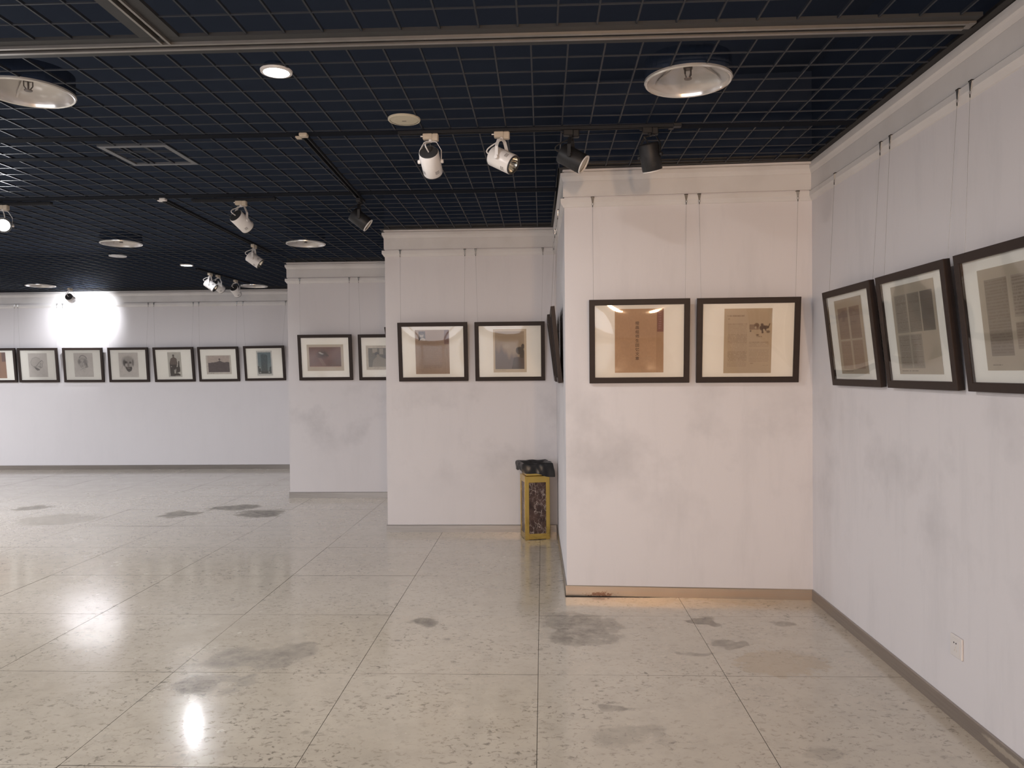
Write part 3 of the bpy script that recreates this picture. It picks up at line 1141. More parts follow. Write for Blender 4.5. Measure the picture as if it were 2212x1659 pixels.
def ring(mb, x0, x1, z0, z1, w, y0, y1):
    """mitred rectangular frame"""
    o = [(x0, z0), (x1, z0), (x1, z1), (x0, z1)]
    i = [(x0 + w, z0 + w), (x1 - w, z0 + w), (x1 - w, z1 - w), (x0 + w, z1 - w)]
    b = 0.002
    ob = [(x0 + b, z0 + b), (x1 - b, z0 + b), (x1 - b, z1 - b), (x0 + b, z1 - b)]
    ib = [(x0 + w - b, z0 + w - b), (x1 - w + b, z0 + w - b), (x1 - w + b, z1 - w + b), (x0 + w - b, z1 - w + b)]
    loops = [[(x, y1, z) for x, z in o], [(x, y0 + b, z) for x, z in o], [(x, y0, z) for x, z in ob], [(x, y0, z) for x, z in ib],
             [(x, y0 + b, z) for x, z in i], [(x, y1, z) for x, z in i]]
    v = [p for l in loops for p in l]
    f = []
    for a in range(6):
        c = (a + 1) % 6
        for k in range(4):
            f.append((a * 4 + k, c * 4 + k, c * 4 + (k + 1) % 4, a * 4 + (k + 1) % 4))
    mb.add(v, f)
    return mb


def picture(label, base, rotz, hooks, paint=None, lean=0.066, roll=0.0, bow=0.006, width=FW, group='framed pictures', top_gap=0.0):
    """base = point on the wall under the middle of the bottom edge; rotz turns local -Y to the room"""
    t = thing('framed_picture', label, 'picture', base, (0, 0, rotz), group)
    # tilt about the bottom back edge, so the top hangs away from the wall
    ang = math.asin(lean / FH)
    T = Matrix.Translation((0, -0.003, 0)) @ Matrix.Rotation(roll, 4, 'Y') @ Matrix.Rotation(ang, 4, 'X')

    def place(o):
        o.matrix_local = T
        return o
    sx = width / FW
    place(ring(MB(), -width / 2, width / 2, 0, FH, FM, -FT, 0).build('frame', M_FRAME, t))
    place(MB().box(-width / 2 + FM - 0.004, width / 2 - FM + 0.004, -0.012, -0.003, FM - 0.004, FH - FM + 0.004).build('backing', M_BACK, t))
    place(MB().box(-width / 2 + FM - 0.003, width / 2 - FM + 0.003, -0.0155, -0.0122, FM - 0.003, FH - FM + 0.003).build('mat', M_MAT, t))
    if paint:
        for o in paint(t):
            if o.parent is t:
                place(o)
    g = place(glass_mesh(bow).build('glass', M_GLASS, t, smooth=True))
    # wires and hooks (hook positions along the wall, relative to the base)
    zr = 2.878 - base[2]
    for hx in hooks:
        side = 1 if hx > 0 else -1
        att = T @ Vector((side * min(abs(hx), width / 2 - 0.03), 0.004, FH - 0.03))
        topf = T @ Vector((side * min(abs(hx), width / 2 - 0.03), 0.004, FH))
        w_ = MB().tube([(hx, -0.0315, zr - 0.070), (topf.x, topf.y + 0.002, topf.z), (att.x, att.y, att.z)], 0.0008, 6).build('hanging_wire', M_WIRE, t)
        h = MB()
        h.add([(hx - 0.012, -0.0300, zr), (hx + 0.012, -0.0300, zr), (hx + 0.0045, -0.0315, zr - 0.040), (hx - 0.0045, -0.0315, zr - 0.040),
               (hx - 0.012, -0.0270, zr), (hx + 0.012, -0.0270, zr), (hx + 0.0045, -0.0275, zr - 0.040), (hx - 0.0045, -0.0275, zr - 0.040)],
              [(0, 3, 2, 1), (4, 5, 6, 7), (0, 1, 5, 4), (1, 2, 6, 5), (2, 3, 7, 6), (3, 0, 4, 7)], 0)
        h.box(hx - 0.013, hx + 0.013, -0.0325, -0.010, zr, zr + 0.005, 1)
        a0 = []
        for k in range(13):
            a_ = 2 * PI * k / 12
            a0.append((hx + 0.006 * math.sin(a_), -0.0310, zr - 0.048 + 0.009 * math.cos(a_)))
        h.tube(a0, 0.0011, 5, 1)
        h.tube([(hx, -0.0315, zr - 0.056), (hx, -0.0315, zr - 0.070)], 0.0028, 6, 1)
        h.build('rail_hook', [M_NICKEL, M_DARKMETAL], w_)
    return t


SEP = (0.47, 0.33, 0.215)
INKD = (0.05, 0.04, 0.035)
YP = -0.0165       # print surface inside the frame


def lettering(parent, text, x, ztop, size, pitch, y):
    out = []
    for i, ch in enumerate(text):
        cu = bpy.data.curves.new('lettering', 'FONT')
        cu.body = ch
        cu.size = size
        cu.align_x = 'CENTER'
        cu.offset = size * 0.022
        cu.resolution_u = 2
        tmp = bpy.data.objects.new('lettering', cu)
        COL.objects.link(tmp)
        dg = bpy.context.evaluated_depsgraph_get()
        me = bpy.data.meshes.new_from_object(tmp.evaluated_get(dg))
        bpy.data.objects.remove(tmp)
        if len(me.vertices) == 0:
            continue
        me.transform(Matrix.Translation((x, y, ztop - i * pitch - size * 0.86)) @ Matrix.Rotation(PI / 2, 4, 'X'))
        me.materials.clear()
        me.materials.append(M_INK)
        o = bpy.data.objects.new('lettering', me)
        COL.objects.link(o)
        o.parent = parent
        out.append(o)
    return out


# --- the sheets, one painter per picture
def p_cover(t):
    s = Sheet(104, 136, (0.48, 0.31, 0.185))
    s.grain(1, 5, 0.05).grain(2, 40, 0.04)
    s.rect(0.865, 0, 1, 0.362, (0.245, 0.115, 0.085))
    s.text(0.89, 0.05, 0.95, 0.33, 8, (0.40, 0.22, 0.2), 0.7, 5, 0.6)
    s.rect(0.855, 0.0, 0.866, 1, (0.37, 0.215, 0.12), 0.6).rect(0.866, 0.362, 1, 1, (0.40, 0.25, 0.145), 0.5)
    o = s.obj(t, 0.343, 0.455, 0.0, FH / 2 + 0.003, YP)
    return [o] + lettering(o, '绘画组师生回忆文章', -0.013, FH / 2 + 0.003 + 0.141, 0.0275, 0.0316, YP - 0.0006)


def p_page(t):
    s = Sheet(102, 138, (0.50, 0.395, 0.275))
    s.grain(3, 6, 0.04)
    c = (0.27, 0.19, 0.125)
    s.text(0.07, 0.105, 0.42, 0.125, 1, c, 0.9, 3, 1.0).text(0.07, 0.15, 0.12, 0.168, 1, c, 0.9, 4, 1.0)
    s.text(0.075, 0.235, 0.48, 0.905, 30, c, 0.62, 11, 0.5, 0.98)
    s.text(0.53, 0.515, 0.94, 0.60, 4, c, 0.62, 12, 0.5).text(0.53, 0.635, 0.94, 0.83, 9, c, 0.62, 13, 0.5, 0.97)
    s.text(0.56, 0.84, 0.63, 0.855, 1, c, 0.6, 14, 0.8).text(0.82, 0.875, 0.94, 0.89, 1, c, 0.55, 15, 0.8)
    # small dark illustration of trees and horsemen
    d = (0.11, 0.07, 0.05)
    s.rect(0.53, 0.245, 0.73, 0.325, (0.24, 0.16, 0.11), 0.75).ell(0.68, 0.26, 0.055, 0.035, (0.2, 0.13, 0.09), 0.9)
    s.ell(0.81, 0.30, 0.075, 0.042, d, 0.95, 0.4).ell(0.79, 0.25, 0.03, 0.02, d, 0.9).ell(0.88, 0.29, 0.055, 0.025, d, 0.9, 0.5)
    s.rect(0.78, 0.30, 0.82, 0.385, d, 0.9).rect(0.86, 0.29, 0.88, 0.35, d, 0.9).ell(0.66, 0.295, 0.02, 0.02, (0.5, 0.42, 0.3), 0.9)
    s.ell(0.83, 0.335, 0.02, 0.02, (0.5, 0.42, 0.3), 0.9).rect(0.54, 0.335, 0.57, 0.36, d, 0.8).ell(0.92, 0.36, 0.04, 0.02, d, 0.7, 0.6)
    s.line([(0.95, 0.24), (0.92, 0.30)], 0.012, d, 0.9).ell(0.70, 0.41, 0.03, 0.012, d, 0.8, 0.7).text(0.68, 0.43, 0.80, 0.445, 1, c, 0.8, 2, 1)
    return [s.obj(t, 0.328, 0.455, 0.0, FH / 2 - 0.005, YP)]


def p_letter(t):
    s = Sheet(76, 98, (0.36, 0.255, 0.185))
    s.grain(7, 4, 0.06).grain(8, 30, 0.03)
    c = (0.235, 0.16, 0.115)
    s.text(0.09, 0.30, 0.42, 0.36, 3, c, 0.5, 21, 0.5).text(0.09, 0.37, 0.80, 0.86, 24, c, 0.5, 22, 0.5)
    s.text(0.22, 0.80, 0.76, 0.90, 4, c, 0.5, 23, 0.5, 0.5).text(0.09, 0.90, 0.25, 0.95, 2, c, 0.6, 24, 0.5)
    s.rect(0.86, 0, 1, 0.33, (0.21, 0.125, 0.105)).text(0.91, 0.39, 0.95, 0.62, 7, c, 0.9, 25, 0.7)
    s.rect(0.87, 0.33, 0.88, 1, c, 0.35).rect(0.30, 0.165, 0.86, 0.17, c, 0.4)
    # small portrait photo
    s.rect(0.10, 0.035, 0.30, 0.25, (0.10, 0.075, 0.06)).ell(0.195, 0.115, 0.062, 0.055, (0.40, 0.33, 0.27), 0.95).ell(0.195, 0.085, 0.06, 0.028, (0.06, 0.045, 0.04), 0.8)
    s.poly([(0.12, 0.25), (0.17, 0.19), (0.24, 0.17), (0.30, 0.21), (0.30, 0.25)], (0.48, 0.41, 0.34), 0.95).poly([(0.10, 0.16), (0.16, 0.165), (0.15, 0.20), (0.10, 0.22)], (0.05, 0.04, 0.035), 0.9)
    return [s.obj(t, 0.345, 0.448, -0.006, FH / 2 - 0.001, YP)]


def p_landscape(t):
    s = Sheet(74, 96, (0.60, 0.50, 0.37))
    s.rect(0.06, 0.05, 0.93, 0.92, (0.40, 0.31, 0.22))
    X, Y = s.X, s.Y
    inside = ((X > 0.06) & (X < 0.93) & (Y > 0.05) & (Y < 0.92)).astype(float)
    rr = np.random.RandomState(4)
    # bank of smoke rising to the left above a dark slope
    edge = 0.30 + 0.42 * X + 0.05 * np.sin(X * 17) + 0.03 * np.sin(X * 41 + 1)
    s.put(inside * np.clip((Y - edge) / 0.16, 0, 1), (0.17, 0.14, 0.14), 0.85)
    s.put(inside * np.clip((0.35 - X) / 0.35, 0, 1) * np.clip((Y - 0.22) / 0.1, 0, 1) * np.clip((0.62 - Y) / 0.2, 0, 1), (0.20, 0.14, 0.10), 0.55)
    s.ell(0.40, 0.40, 0.10, 0.05, (0.47, 0.38, 0.28), 0.6, 0.8)
    s.poly([(0.62, 0.66), (0.72, 0.645), (0.93, 0.64), (0.93, 0.92), (0.55, 0.92)], (0.10, 0.075, 0.065), 0.9)
    for (cx, cy, rx, ry) in ((0.80, 0.50, 0.12, 0.09), (0.89, 0.40, 0.05, 0.06), (0.88, 0.56, 0.06, 0.08), (0.74, 0.46, 0.05, 0.035), (0.86, 0.62, 0.07, 0.05)):
        s.ell(cx, cy, rx, ry, (0.085, 0.065, 0.05), 0.95, 0.25)
    s.put(((X > 0.93) & (X < 1)).astype(float), (0.60, 0.50, 0.37))
    s.rect(0.06, 0.915, 0.93, 0.925, (0.06, 0.05, 0.045), 0.7).text(0.08, 0.945, 0.38, 0.96, 1, INKD, 0.4, 3, 1)
    return [s.obj(t, 0.335, 0.438, 0.0, FH / 2 + 0.006, YP)]


def p_red(t):
    s = Sheet(84, 60, (0.56, 0.48, 0.38))
    s.grain(9, 6, 0.03)
    s.rect(0.065, 0.10, 0.93, 0.83, (0.215, 0.110, 0.085))
    X, Y = s.X, s.Y
    ins = ((X > 0.065) & (X < 0.93) & (Y > 0.10) & (Y < 0.83)).astype(float)
    w = np.sin((X * 0.8 + Y * 1.4) * 9 + 2 * np.sin(X * 7)) * 0.5 + 0.5
    s.put(ins * w, (0.27, 0.15, 0.115), 0.45)
    s.put(ins * np.clip(1 - np.hypot((X - 0.42) / 0.2, (Y - 0.38) / 0.22), 0, 1), (0.07, 0.05, 0.045), 1.0)
    s.poly([(0.31, 0.28), (0.36, 0.28), (0.40, 0.31), (0.47, 0.36), (0.42, 0.38), (0.35, 0.35)], (0.50, 0.42, 0.36), 0.9)
    s.poly([(0.48, 0.25), (0.60, 0.44), (0.54, 0.46), (0.46, 0.36)], (0.09, 0.06, 0.05), 0.7)
    s.poly([(0.30, 0.52), (0.40, 0.52), (0.52, 0.80), (0.42, 0.80)], (0.30, 0.18, 0.14), 0.6)
    s.put(ins * np.clip((X + Y - 1.25) / 0.3, 0, 1), (0.13, 0.075, 0.06), 0.6)
    s.rect(0.07, 0.095, 0.93, 0.108, (0.55, 0.33, 0.27), 0.5).rect(0.07, 0.83, 0.93, 0.845, (0.60, 0.36, 0.30), 0.6)
    return [s.obj(t, 0.482, 0.345, 0.0, FH / 2 - 0.003, YP)]


def p_scene(t):
    s = Sheet(84, 56, (0.55, 0.49, 0.40))
    s.rect(0.055, 0.10, 0.945, 0.88, (0.16, 0.135, 0.10))
    s.grain(10, 24, 0.10)
    l = (0.40, 0.34, 0.26)
    s.rect(0.17, 0.12, 0.29, 0.30, l, 0.85).rect(0.34, 0.12, 0.44, 0.36, l, 0.85)
    s.poly([(0.15, 0.88), (0.18, 0.62), (0.25, 0.48), (0.33, 0.43), (0.44, 0.52), (0.55, 0.60), (0.60, 0.88)], (0.30, 0.255, 0.19), 0.95)
    s.ell(0.275, 0.34, 0.055, 0.075, (0.065, 0.05, 0.04), 0.95, 0.3).ell(0.30, 0.41, 0.035, 0.05, (0.33, 0.27, 0.2), 0.8)
    s.poly([(0.36, 0.42), (0.60, 0.34), (0.62, 0.56), (0.46, 0.52)], (0.12, 0.10, 0.085), 0.9)
    s.ell(0.62, 0.34, 0.05, 0.08, (0.07, 0.05, 0.04), 0.9).poly([(0.60, 0.44), (0.78, 0.44), (0.84, 0.88), (0.56, 0.88)], (0.22, 0.19, 0.14), 0.95)
    s.text(0.08, 0.905, 0.36, 0.93, 1, INKD, 0.5, 3, 1)
    return [s.obj(t, 0.512, 0.318, 0.0, FH / 2 - 0.005, YP)]


PAPER = (0.64, 0.595, 0.55)
GR = (0.16, 0.14, 0.13)


def sheet_small(col=PAPER, w=58, h=72, seed=1):
    s = Sheet(w, h, col)
    s.grain(seed, 4, 0.05).grain(seed + 40, 18, 0.03)
    return s


def p_scarf(t):
    s = sheet_small(seed=2)
    s.ell(0.42, 0.42, 0.30, 0.27, (0.52, 0.48, 0.44), 0.7, 0.2).line([(0.16, 0.50), (0.12, 0.38), (0.22, 0.22), (0.42, 0.17), (0.60, 0.24)], 0.012, GR, 0.4)
    s.poly([(0.28, 0.57), (0.42, 0.60), (0.60, 0.69), (0.55, 0.72), (0.45, 0.73), (0.38, 0.69)], GR, 0.85)
    s.line([(0.28, 0.57), (0.40, 0.55), (0.55, 0.40), (0.72, 0.30)], 0.015, GR, 0.75).line([(0.16, 0.48), (0.28, 0.57)], 0.012, GR, 0.5)
    s.line([(0.72, 0.30), (0.78, 0.36), (0.76, 0.44), (0.72, 0.50), (0.74, 0.55), (0.70, 0.60), (0.60, 0.62)], 0.014, GR, 0.6)
    s.ell(0.64, 0.45, 0.05, 0.03, GR, 0.35, 0.8).ell(0.62, 0.58, 0.07, 0.05, GR, 0.3, 0.9).line([(0.45, 0.55), (0.58, 0.56), (0.62, 0.52)], 0.012, GR, 0.4)
    return [s.obj(t, 0.335, 0.415, -0.006, FH / 2, YP)]


def p_woman(t):
    s = sheet_small(seed=3)
    s.ell(0.44, 0.38, 0.22, 0.20, GR, 0.35, 0.6).line([(0.30, 0.20), (0.36, 0.12), (0.48, 0.10), (0.60, 0.14), (0.68, 0.22)], 0.022, GR, 0.75)
    s.ell(0.42, 0.44, 0.13, 0.17, (0.54, 0.50, 0.46), 0.9, 0.2).ell(0.28, 0.36, 0.07, 0.10, GR, 0.55, 0.8).ell(0.62, 0.38, 0.10, 0.16, GR, 0.45, 0.8)
    s.poly([(0.62, 0.40), (0.70, 0.46), (0.74, 0.60), (0.62, 0.62), (0.55, 0.62), (0.62, 0.54)], GR, 0.55)
    s.line([(0.34, 0.38), (0.40, 0.37)], 0.014, GR, 0.8).line([(0.48, 0.38), (0.54, 0.37)], 0.014, GR, 0.8).line([(0.39, 0.54), (0.47, 0.54)], 0.014, GR, 0.7)
    s.line([(0.44, 0.40), (0.42, 0.48), (0.45, 0.49)], 0.010, GR, 0.5).line([(0.32, 0.50), (0.36, 0.60), (0.44, 0.64), (0.55, 0.60)], 0.012, GR, 0.5)
    s.line([(0.30, 0.70), (0.45, 0.66), (0.58, 0.67)], 0.012, GR, 0.4).line([(0.46, 0.70), (0.52, 0.80)], 0.01, GR, 0.3)
    return [s.obj(t, 0.335, 0.415, 0.004, FH / 2, YP)]


def p_turban(t):
    s = sheet_small(seed=4)
    s.ell(0.47, 0.36, 0.30, 0.21, GR, 0.38, 0.5).ell(0.50, 0.26, 0.20, 0.12, (0.44, 0.40, 0.36), 0.7, 0.5)
    s.ell(0.48, 0.50, 0.20, 0.22, (0.40, 0.36, 0.33), 0.9, 0.25).ell(0.29, 0.42, 0.08, 0.13, (0.09, 0.08, 0.075), 0.8, 0.6).ell(0.73, 0.42, 0.05, 0.14, GR, 0.7, 0.7)
    s.ell(0.38, 0.40, 0.075, 0.05, (0.08, 0.07, 0.065), 0.8, 0.6).ell(0.59, 0.41, 0.06, 0.045, (0.1, 0.085, 0.08), 0.8, 0.6)
    s.ell(0.37, 0.50, 0.045, 0.06, (0.58, 0.54, 0.5), 0.9, 0.5).ell(0.61, 0.50, 0.05, 0.05, (0.52, 0.48, 0.44), 0.8, 0.5).ell(0.49, 0.50, 0.03, 0.09, GR, 0.6, 0.6)
    s.poly([(0.32, 0.56), (0.42, 0.60), (0.52, 0.58), (0.66, 0.58), (0.68, 0.66), (0.62, 0.75), (0.50, 0.79), (0.40, 0.74)], (0.085, 0.075, 0.07), 0.85)
    s.ell(0.50, 0.64, 0.07, 0.035, (0.30, 0.26, 0.24), 0.7, 0.6).line([(0.20, 0.52), (0.14, 0.64)], 0.012, GR, 0.4)
    return [s.obj(t, 0.342, 0.425, 0.0, FH / 2 - 0.002, YP)]


def p_statue(t):
    s = sheet_small((0.56, 0.53, 0.47), 40, 78, 5)
    d = (0.10, 0.085, 0.075)
    s.ell(0.43, 0.135, 0.07, 0.045, d, 0.95, 0.3).poly([(0.38, 0.16), (0.48, 0.16), (0.50, 0.22), (0.36, 0.22)], (0.17, 0.13, 0.11))
    s.poly([(0.22, 0.26), (0.34, 0.215), (0.52, 0.215), (0.66, 0.26), (0.70, 0.44), (0.62, 0.62), (0.18, 0.60), (0.12, 0.44)], (0.18, 0.14, 0.12))
    s.poly([(0.12, 0.44), (0.20, 0.50), (0.62, 0.50), (0.64, 0.62), (0.52, 0.70), (0.48, 0.92), (0.14, 0.95), (0.13, 0.62)], d)
    s.poly([(0.58, 0.62), (0.72, 0.58), (0.78, 0.36), (0.84, 0.36), (0.88, 0.78), (0.55, 0.86)], d).poly([(0.13, 0.90), (0.70, 0.84), (0.88, 0.90), (0.88, 0.95), (0.14, 0.96)], d)
    s.poly([(0.42, 0.70), (0.50, 0.70), (0.49, 0.86), (0.43, 0.86)], (0.48, 0.44, 0.39), 0.9).ell(0.24, 0.58, 0.05, 0.02, (0.5, 0.45, 0.4), 0.7, 0.5)
    s.rect(0.0, 0.965, 1, 1, (0.60, 0.57, 0.52))
    return [s.obj(t, 0.235, 0.43, 0.012, FH / 2 - 0.002, YP)]


def p_hill(t):
    s = Sheet(72, 56, (0.60, 0.55, 0.49))
    s.rect(0.07, 0.02, 0.93, 0.90, (0.52, 0.44, 0.39))
    d = (0.155, 0.125, 0.125)
    s.poly([(0.08, 0.40), (0.28, 0.375), (0.42, 0.35), (0.50, 0.31), (0.60, 0.31), (0.66, 0.355), (0.72, 0.375), (0.84, 0.355), (0.93, 0.37), (0.93, 0.90), (0.08, 0.90)], d)
    s.ell(0.54, 0.21, 0.035, 0.05, d, 0.95, 0.3).rect(0.525, 0.22, 0.555, 0.33, d, 0.9).rect(0.5, 0.195, 0.58, 0.225, d, 0.6)
    s.grain(6, 14, 0.07)
    s.text(0.10, 0.935, 0.30, 0.965, 1, INKD, 0.5, 3, 1)
    return [s.obj(t, 0.435, 0.325, 0.0, FH / 2 - 0.012, YP)]


def p_tower(t):
    s = Sheet(50, 76, (0.60, 0.585, 0.545))
    s.rect(0.07, 0.06, 0.93, 0.92, (0.175, 0.225, 0.245))
    X, Y = s.X, s.Y
    ins = ((X > 0.07) & (X < 0.93) & (Y > 0.06) & (Y < 0.92)).astype(float)
    s.put(ins * np.clip((Y - 0.3) / 0.6, 0, 1), (0.27, 0.30, 0.29), 0.7)
    s.poly([(0.28, 0.16), (0.40, 0.13), (0.62, 0.15), (0.70, 0.19), (0.68, 0.84), (0.28, 0.84)], (0.105, 0.135, 0.15), 0.95)
    s.put(ins * ((X > 0.28) & (X < 0.68)) * np.clip((Y - 0.4) / 0.5, 0, 1), (0.13, 0.13, 0.12), 0.7)
    d = (0.07, 0.07, 0.065)
    s.rect(0.07, 0.82, 0.93, 0.92, (0.10, 0.10, 0.095), 0.8).poly([(0.07, 0.60), (0.20, 0.66), (0.26, 0.84), (0.07, 0.84)], d, 0.8).poly([(0.93, 0.62), (0.82, 0.66), (0.76, 0.84), (0.93, 0.84)], d, 0.7)
    s.ell(0.18, 0.68, 0.04, 0.02, (0.5, 0.5, 0.46), 0.9, 0.5).ell(0.20, 0.87, 0.06, 0.02, (0.55, 0.53, 0.5), 0.9, 0.5).ell(0.76, 0.86, 0.06, 0.02, (0.55, 0.53, 0.5), 0.9, 0.5)
    s.grain(12, 22, 0.08)
    return [s.obj(t, 0.272, 0.43, 0.0, FH / 2, YP)]


def p_orange(t):
    s = sheet_small((0.34, 0.20, 0.13), 60, 78, 6)
    s.rect(0.80, 0, 1, 0.36, (0.19, 0.11, 0.09)).text(0.1, 0.2, 0.7, 0.9, 20, (0.24, 0.15, 0.1), 0.4, 4)
    return [s.obj(t, 0.345, 0.45, 0.0, FH / 2, YP)]


def columns(base, blocks, w, h, cx, seed, cap):
    def f(t):
        s = Sheet(90, 120, base)
        s.grain(seed, 5, 0.04)
        for i, (x0, y0, x1, y1, col, tx, nl) in enumerate(blocks):
            s.rect(x0, y0, x1, y1, col)
            if nl:
                s.text(x0 + 0.015, y0 + 0.012, x1 - 0.015, y1 - 0.01, nl, tx, 0.5, seed + i, 0.55)
        for (x0, y0, x1, y1) in cap:
            s.text(x0, y0, x1, y1, 1, (0.16, 0.13, 0.10), 0.9, seed + 9, 1.0)
        return [s.obj(t, w, h, cx, FH / 2 + 0.002, YP)]
    return f


TA, TB = (0.30, 0.215, 0.165), (0.37, 0.27, 0.205)
DK = (0.21, 0.15, 0.115)
p_r1 = columns((0.47, 0.385, 0.29), [(0.10, 0.12, 0.47, 0.53, TA, DK, 20), (0.53, 0.12, 0.90, 0.53, TA, DK, 20), (0.10, 0.56, 0.47, 0.93, TB, DK, 18), (0.53, 0.56, 0.90, 0.93, TB, DK, 18)],
               0.40, 0.455, -0.01, 31, [(0.12, 0.955, 0.45, 0.968)])
GA, GB = (0.30, 0.265, 0.215), (0.37, 0.325, 0.265)
p_r2 = columns((0.50, 0.43, 0.34), [(0.07, 0.11, 0.36, 0.53, GB, DK, 22), (0.38, 0.11, 0.66, 0.53, GA, DK, 22), (0.68, 0.11, 0.95, 0.53, (0.23, 0.20, 0.165), DK, 22), (0.07, 0.56, 0.34, 0.93, GB, DK, 18), (0.36, 0.56, 0.62, 0.93, GB, DK, 18)],
               0.44, 0.455, 0.0, 41, [(0.07, 0.955, 0.22, 0.968), (0.24, 0.955, 0.46, 0.966)])
p_r3 = columns((0.48, 0.41, 0.32), [(0.10, 0.11, 0.47, 0.86, (0.30, 0.25, 0.195), DK, 24), (0.53, 0.11, 0.90, 0.50, (0.40, 0.335, 0.265), DK, 12), (0.53, 0.55, 0.90, 0.80, (0.37, 0.30, 0.23), DK, 9)],
               0.42, 0.42, 0.0, 51, [(0.10, 0.94, 0.26, 0.953)])

# --- hang the pictures
n_near = math.atan2(5.496 - 5.592, 1.898 - 0.164)


def near_pt(x, z):
    return (x, 5.592 + (x - 0.164) * math.tan(n_near), z)


ZB = 1.548
picture('picture of a tan book cover with vertical brown Chinese title, on the nearest wall', near_pt(0.690, ZB), n_near, (-0.322, 0.338), p_cover, lean=0.072, roll=0.0, bow=-0.013)
picture('picture of a printed page with a small dark engraving, beside the inner corner', near_pt(1.443, ZB - 0.002), n_near, (-0.325, 0.352), p_page, lean=0.072, roll=0.002, bow=-0.013)
picture('picture of a brown typed letter with a small portrait photo, left above the bin', (-1.110, 7.808, ZB), 0, (-0.33, 0.33), p_letter, lean=0.075, bow=-0.012)
picture('picture of a smoky dark landscape, right above the gold bin', (-0.330, 7.808, ZB - 0.002), 0, (-0.34, 0.34), p_landscape, lean=0.075, bow=-0.006)
picture('picture of a reddish desert print, on the third wall step', (-2.832, 9.9745, ZB), 0, (-0.335, 0.32), p_red, lean=0.07)
picture('picture of seated figures, half hidden behind the second wall step', (-2.040, 9.9745, ZB - 0.004), 0, (-0.35, 0.33), p_scene, lean=0.07)
back = [(-9.49, p_orange, 'brown page in a frame cut by the left edge, on the back wall', 0, (-0.3, 0.325)),
        (-8.745, p_scarf, 'pencil drawing of a bowed head in a pale scarf, on the back wall', 0.005, (-0.36, 0.335)),
        (-7.945, p_woman, 'pencil drawing of a woman with wavy hair, under the hot spot', 0.005, (-0.365, 0.375)),
        (-7.145, p_turban, 'charcoal drawing of a bearded man in a turban, on the back wall', 0.002, (-0.352, 0.352)),
        (-6.340, p_statue, 'photograph of a standing statue, fourth from the wall step on the back wall', -0.004, (-0.355, 0.337)),
        (-5.560, p_hill, 'dark purple grey photograph of a wide mound with a small head on top', -0.003, (-0.346, 0.319)),
        (-4.760, p_tower, 'blue grey print of a tall tower, nearest the third wall step', -0.006, (-0.376, 0.366))]
for i, (x, pf, lab, rl, hk) in enumerate(back):
    if i == 4:
        lab = 'photograph of a standing statue of a man, on the back wall'
    zb = 1.530 - 0.012 * math.sin(max(0, min(1, (x + 9.2) / 3.0)) * PI * 0.5) + (0.008 if x > -5 else 0)
    picture(lab, (x, 13.046, zb), 0, hk, pf, lean=0.06 if x < -7 else 0.075, roll=rl, bow=0.004)
RZ = -PI / 2
picture('leaning picture of pinkish text columns, on the long side wall beside the corner', (1.898, 4.672, 1.532), RZ, (-0.328, 0.338), p_r1, lean=0.068, bow=0.008)
picture('leaning picture of grey text columns, second along the long side wall', (1.898, 3.883, 1.532), RZ, (-0.333, 0.338), p_r2, lean=0.068, bow=0.008)
picture('leaning picture of large print cut by the right edge', (1.898, 3.095, 1.532), RZ, (-0.345, 0.33), p_r3, lean=0.068, bow=0.008)
picture('edge-on picture on the narrow return wall, the nearer one', (0.156, 6.30, 1.545), RZ, (-0.33, 0.33), p_page, lean=0.058, bow=0.006)
picture('edge-on picture on the narrow return wall, the farther one', (0.146, 7.12, 1.545), RZ, (-0.33, 0.33), p_letter, lean=0.07, bow=0.006)
picture('sliver of a dark frame poking out behind the second wall step', (-1.6024, 8.66, 1.545), RZ, (-0.33, 0.33), p_letter, lean=0.085, bow=0.006)

# ------------------------------------------------------------------ gold ash bin with a black bag
BIN_ROT = math.radians(13)
t = thing('trash_bin', 'gold framed bin with brown marble panels and black bag, in the corner', 'bin', (-0.088, 7.568, 0), (0, 0, BIN_ROT))
bw, bh = 0.118, 0.612
MB().bevel_box(-bw + 0.004, bw - 0.004, -bw + 0.004, bw - 0.004, 0.012, bh, 0.003).build('body', M_GOLD, t)
for a in range(4):
    Rz = Matrix.Rotation(a * PI / 2, 4, 'Z')
    MB().box(-0.084, 0.084, -bw - 0.001, -bw + 0.006, 0.058, 0.560, M=Rz).build('marble_panel', M_MARBLE, t)
    m = MB().bevel_box(-bw - 0.002, -0.084, -bw - 0.006, -bw + 0.004, 0.0, bh, 0.002, M=Rz)
    m.bevel_box(0.084, bw + 0.002, -bw - 0.006, -bw + 0.004, 0.0, bh, 0.002, M=Rz)
    m.bevel_box(-0.086, 0.086, -bw - 0.005, -bw + 0.004, 0.004, 0.058, 0.002, M=Rz)
    m.bevel_box(-0.086, 0.086, -bw - 0.005, -bw + 0.004, 0.556, bh, 0.002, M=Rz)
    m.build('brass_frame', M_GOLD, t)
MB().bevel_box(-bw - 0.006, bw + 0.006, -bw - 0.006, bw + 0.006, bh - 0.006, bh + 0.008, 0.003).build('top_band', M_GOLD, t)
MB().bevel_box(-bw + 0.012, bw - 0.012, -bw + 0.012, bw - 0.012, bh + 0.008, bh + 0.05, 0.003).build('neck', M_GOLD, t)
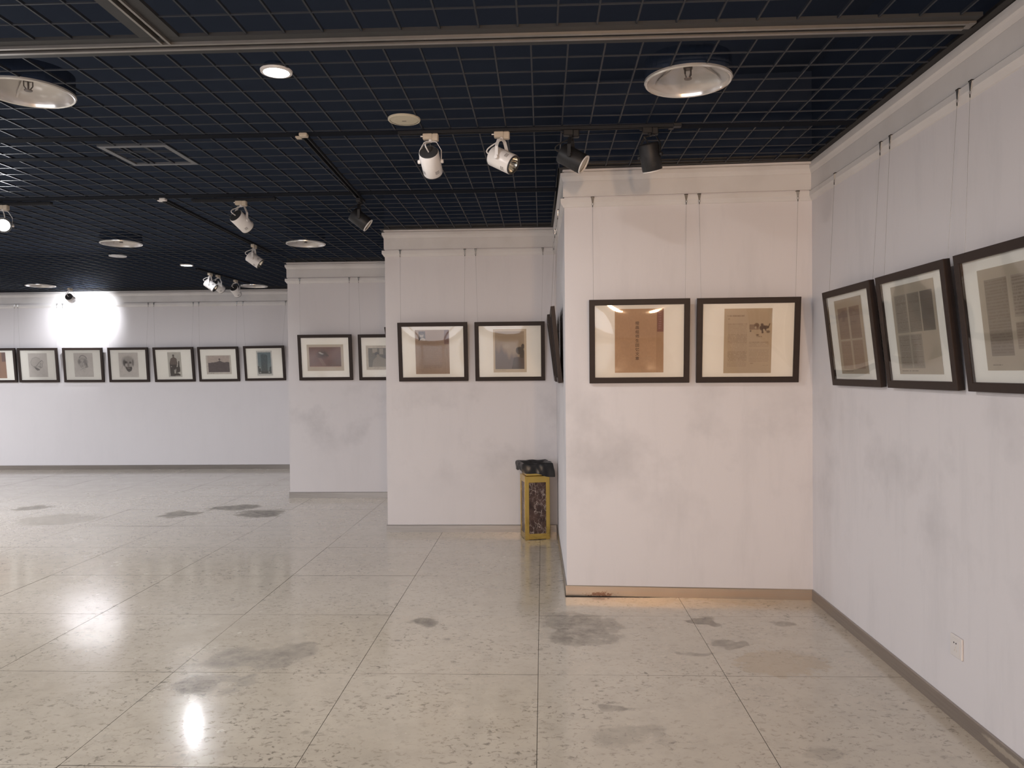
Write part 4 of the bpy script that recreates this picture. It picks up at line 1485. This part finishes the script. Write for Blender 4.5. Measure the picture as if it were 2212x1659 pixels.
# ash pan
m = MB()
pr = [(bw - 0.01, bh + 0.045), (bw + 0.022, bh + 0.055), (bw + 0.022, bh + 0.108), (bw + 0.012, bh + 0.110), (bw + 0.010, bh + 0.08), (0.02, bh + 0.078)]
v, f = [], []
for r_, z_ in pr:
    v += [(-r_, -r_, z_), (r_, -r_, z_), (r_, r_, z_), (-r_, r_, z_)]
for i in range(len(pr) - 1):
    for k2 in range(4):
        f.append((i * 4 + k2, i * 4 + (k2 + 1) % 4, (i + 1) * 4 + (k2 + 1) % 4, (i + 1) * 4 + k2))
f.append(tuple(range((len(pr) - 1) * 4, len(pr) * 4)))
m.add(v, f)
m.build('ash_pan', M_GOLD, t)
# bag: thin wrinkled sheet folded over the pan
rb = random.Random(11)
nb = 72
rows = [(0.72, 0.106), (0.88, 0.128), (1.01, 0.137), (1.045, 0.136), (1.10, 0.126), (1.13, 0.100), (1.145, 0.070), (1.15, 0.038), (1.14, 0.020)]
v, f = [], []
phs = [rb.uniform(0, 6.28) for _ in range(6)]
for ri, (sc, dz) in enumerate(rows):
    for kk in range(nb):
        a = 2 * PI * kk / nb
        cx_, sy_ = math.cos(a), math.sin(a)
        mx = max(abs(cx_), abs(sy_))
        rad = (bw + 0.020) / mx
        rad = min(rad, (bw + 0.020) * 1.40) * 1.03
        wr = 0.0045 * math.sin(a * 9 + phs[0] + ri * 0.7) + 0.003 * math.sin(a * 17 + phs[1] - ri) + 0.002 * math.sin(a * 29 + phs[2] + 2 * ri)
        hem = 0.0
        if ri >= 5:
            # hem rides up on the left front, hangs lower on the right
            hem = (ri - 4) * (0.006 * max(0, math.cos(a - math.radians(200))) * 1.6 - 0.003 * math.cos(a - math.radians(310)) + 0.0025 * math.sin(a * 5 + phs[3]))
        zz = bh + dz + hem + 0.003 * math.sin(a * 7 + phs[4]) * (1 if ri in (2, 3, 4) else 0.3)
        rr_ = rad * sc + wr * (0.4 + ri * 0.12)
        v.append((rr_ * cx_, rr_ * sy_, zz))
for ri in range(len(rows) - 1):
    for kk in range(nb):
        a, b = ri * nb + kk, ri * nb + (kk + 1) % nb
        f.append((a, a + nb, b + nb, b))
v.append((0, 0, bh + 0.096))
for kk in range(nb):
    f.append((kk, (kk + 1) % nb, len(v) - 1))
bg = MB().add(v, f).build('bin_bag', M_BAG, t, smooth=True)
bg['label'] = 'crumpled black plastic bag folded over the top'

# ------------------------------------------------------------------ wall socket
t = thing('wall_socket', 'white square power socket low on the long side wall', 'socket', (1.898, 3.597, 0.299), (0, 0, RZ))
MB().bevel_box(-0.050, 0.050, -0.009, 0.0, 0.0, 0.100, 0.003).build('face_plate', M_PLAST, t)
MB().box(-0.033, 0.033, -0.0102, -0.0088, 0.014, 0.086).build('insert', M_PLAST, t)
for sx_ in (-0.009, 0.009):
    MB().lathe([(0.0035, 0), (0.0035, 0.001)], 10, M=Matrix.Translation((sx_ - 0.004, -0.0102, 0.066)) @ Matrix.Rotation(PI / 2, 4, 'X'), cap0=True, cap1=True).build('pin_hole', M_HOLE, t)
for sx_, sz_, an in ((0, 0.046, 0), (-0.009, 0.032, 0.5), (0.009, 0.032, -0.5)):
    MB().box(-0.001, 0.001, -0.0110, -0.0100, -0.004, 0.004, M=Matrix.Translation((sx_, 0, sz_)) @ Matrix.Rotation(an, 4, 'Y')).build('pin_slot', M_CREAM, t)
print('tiles', ntile, 'blades', blade_count)
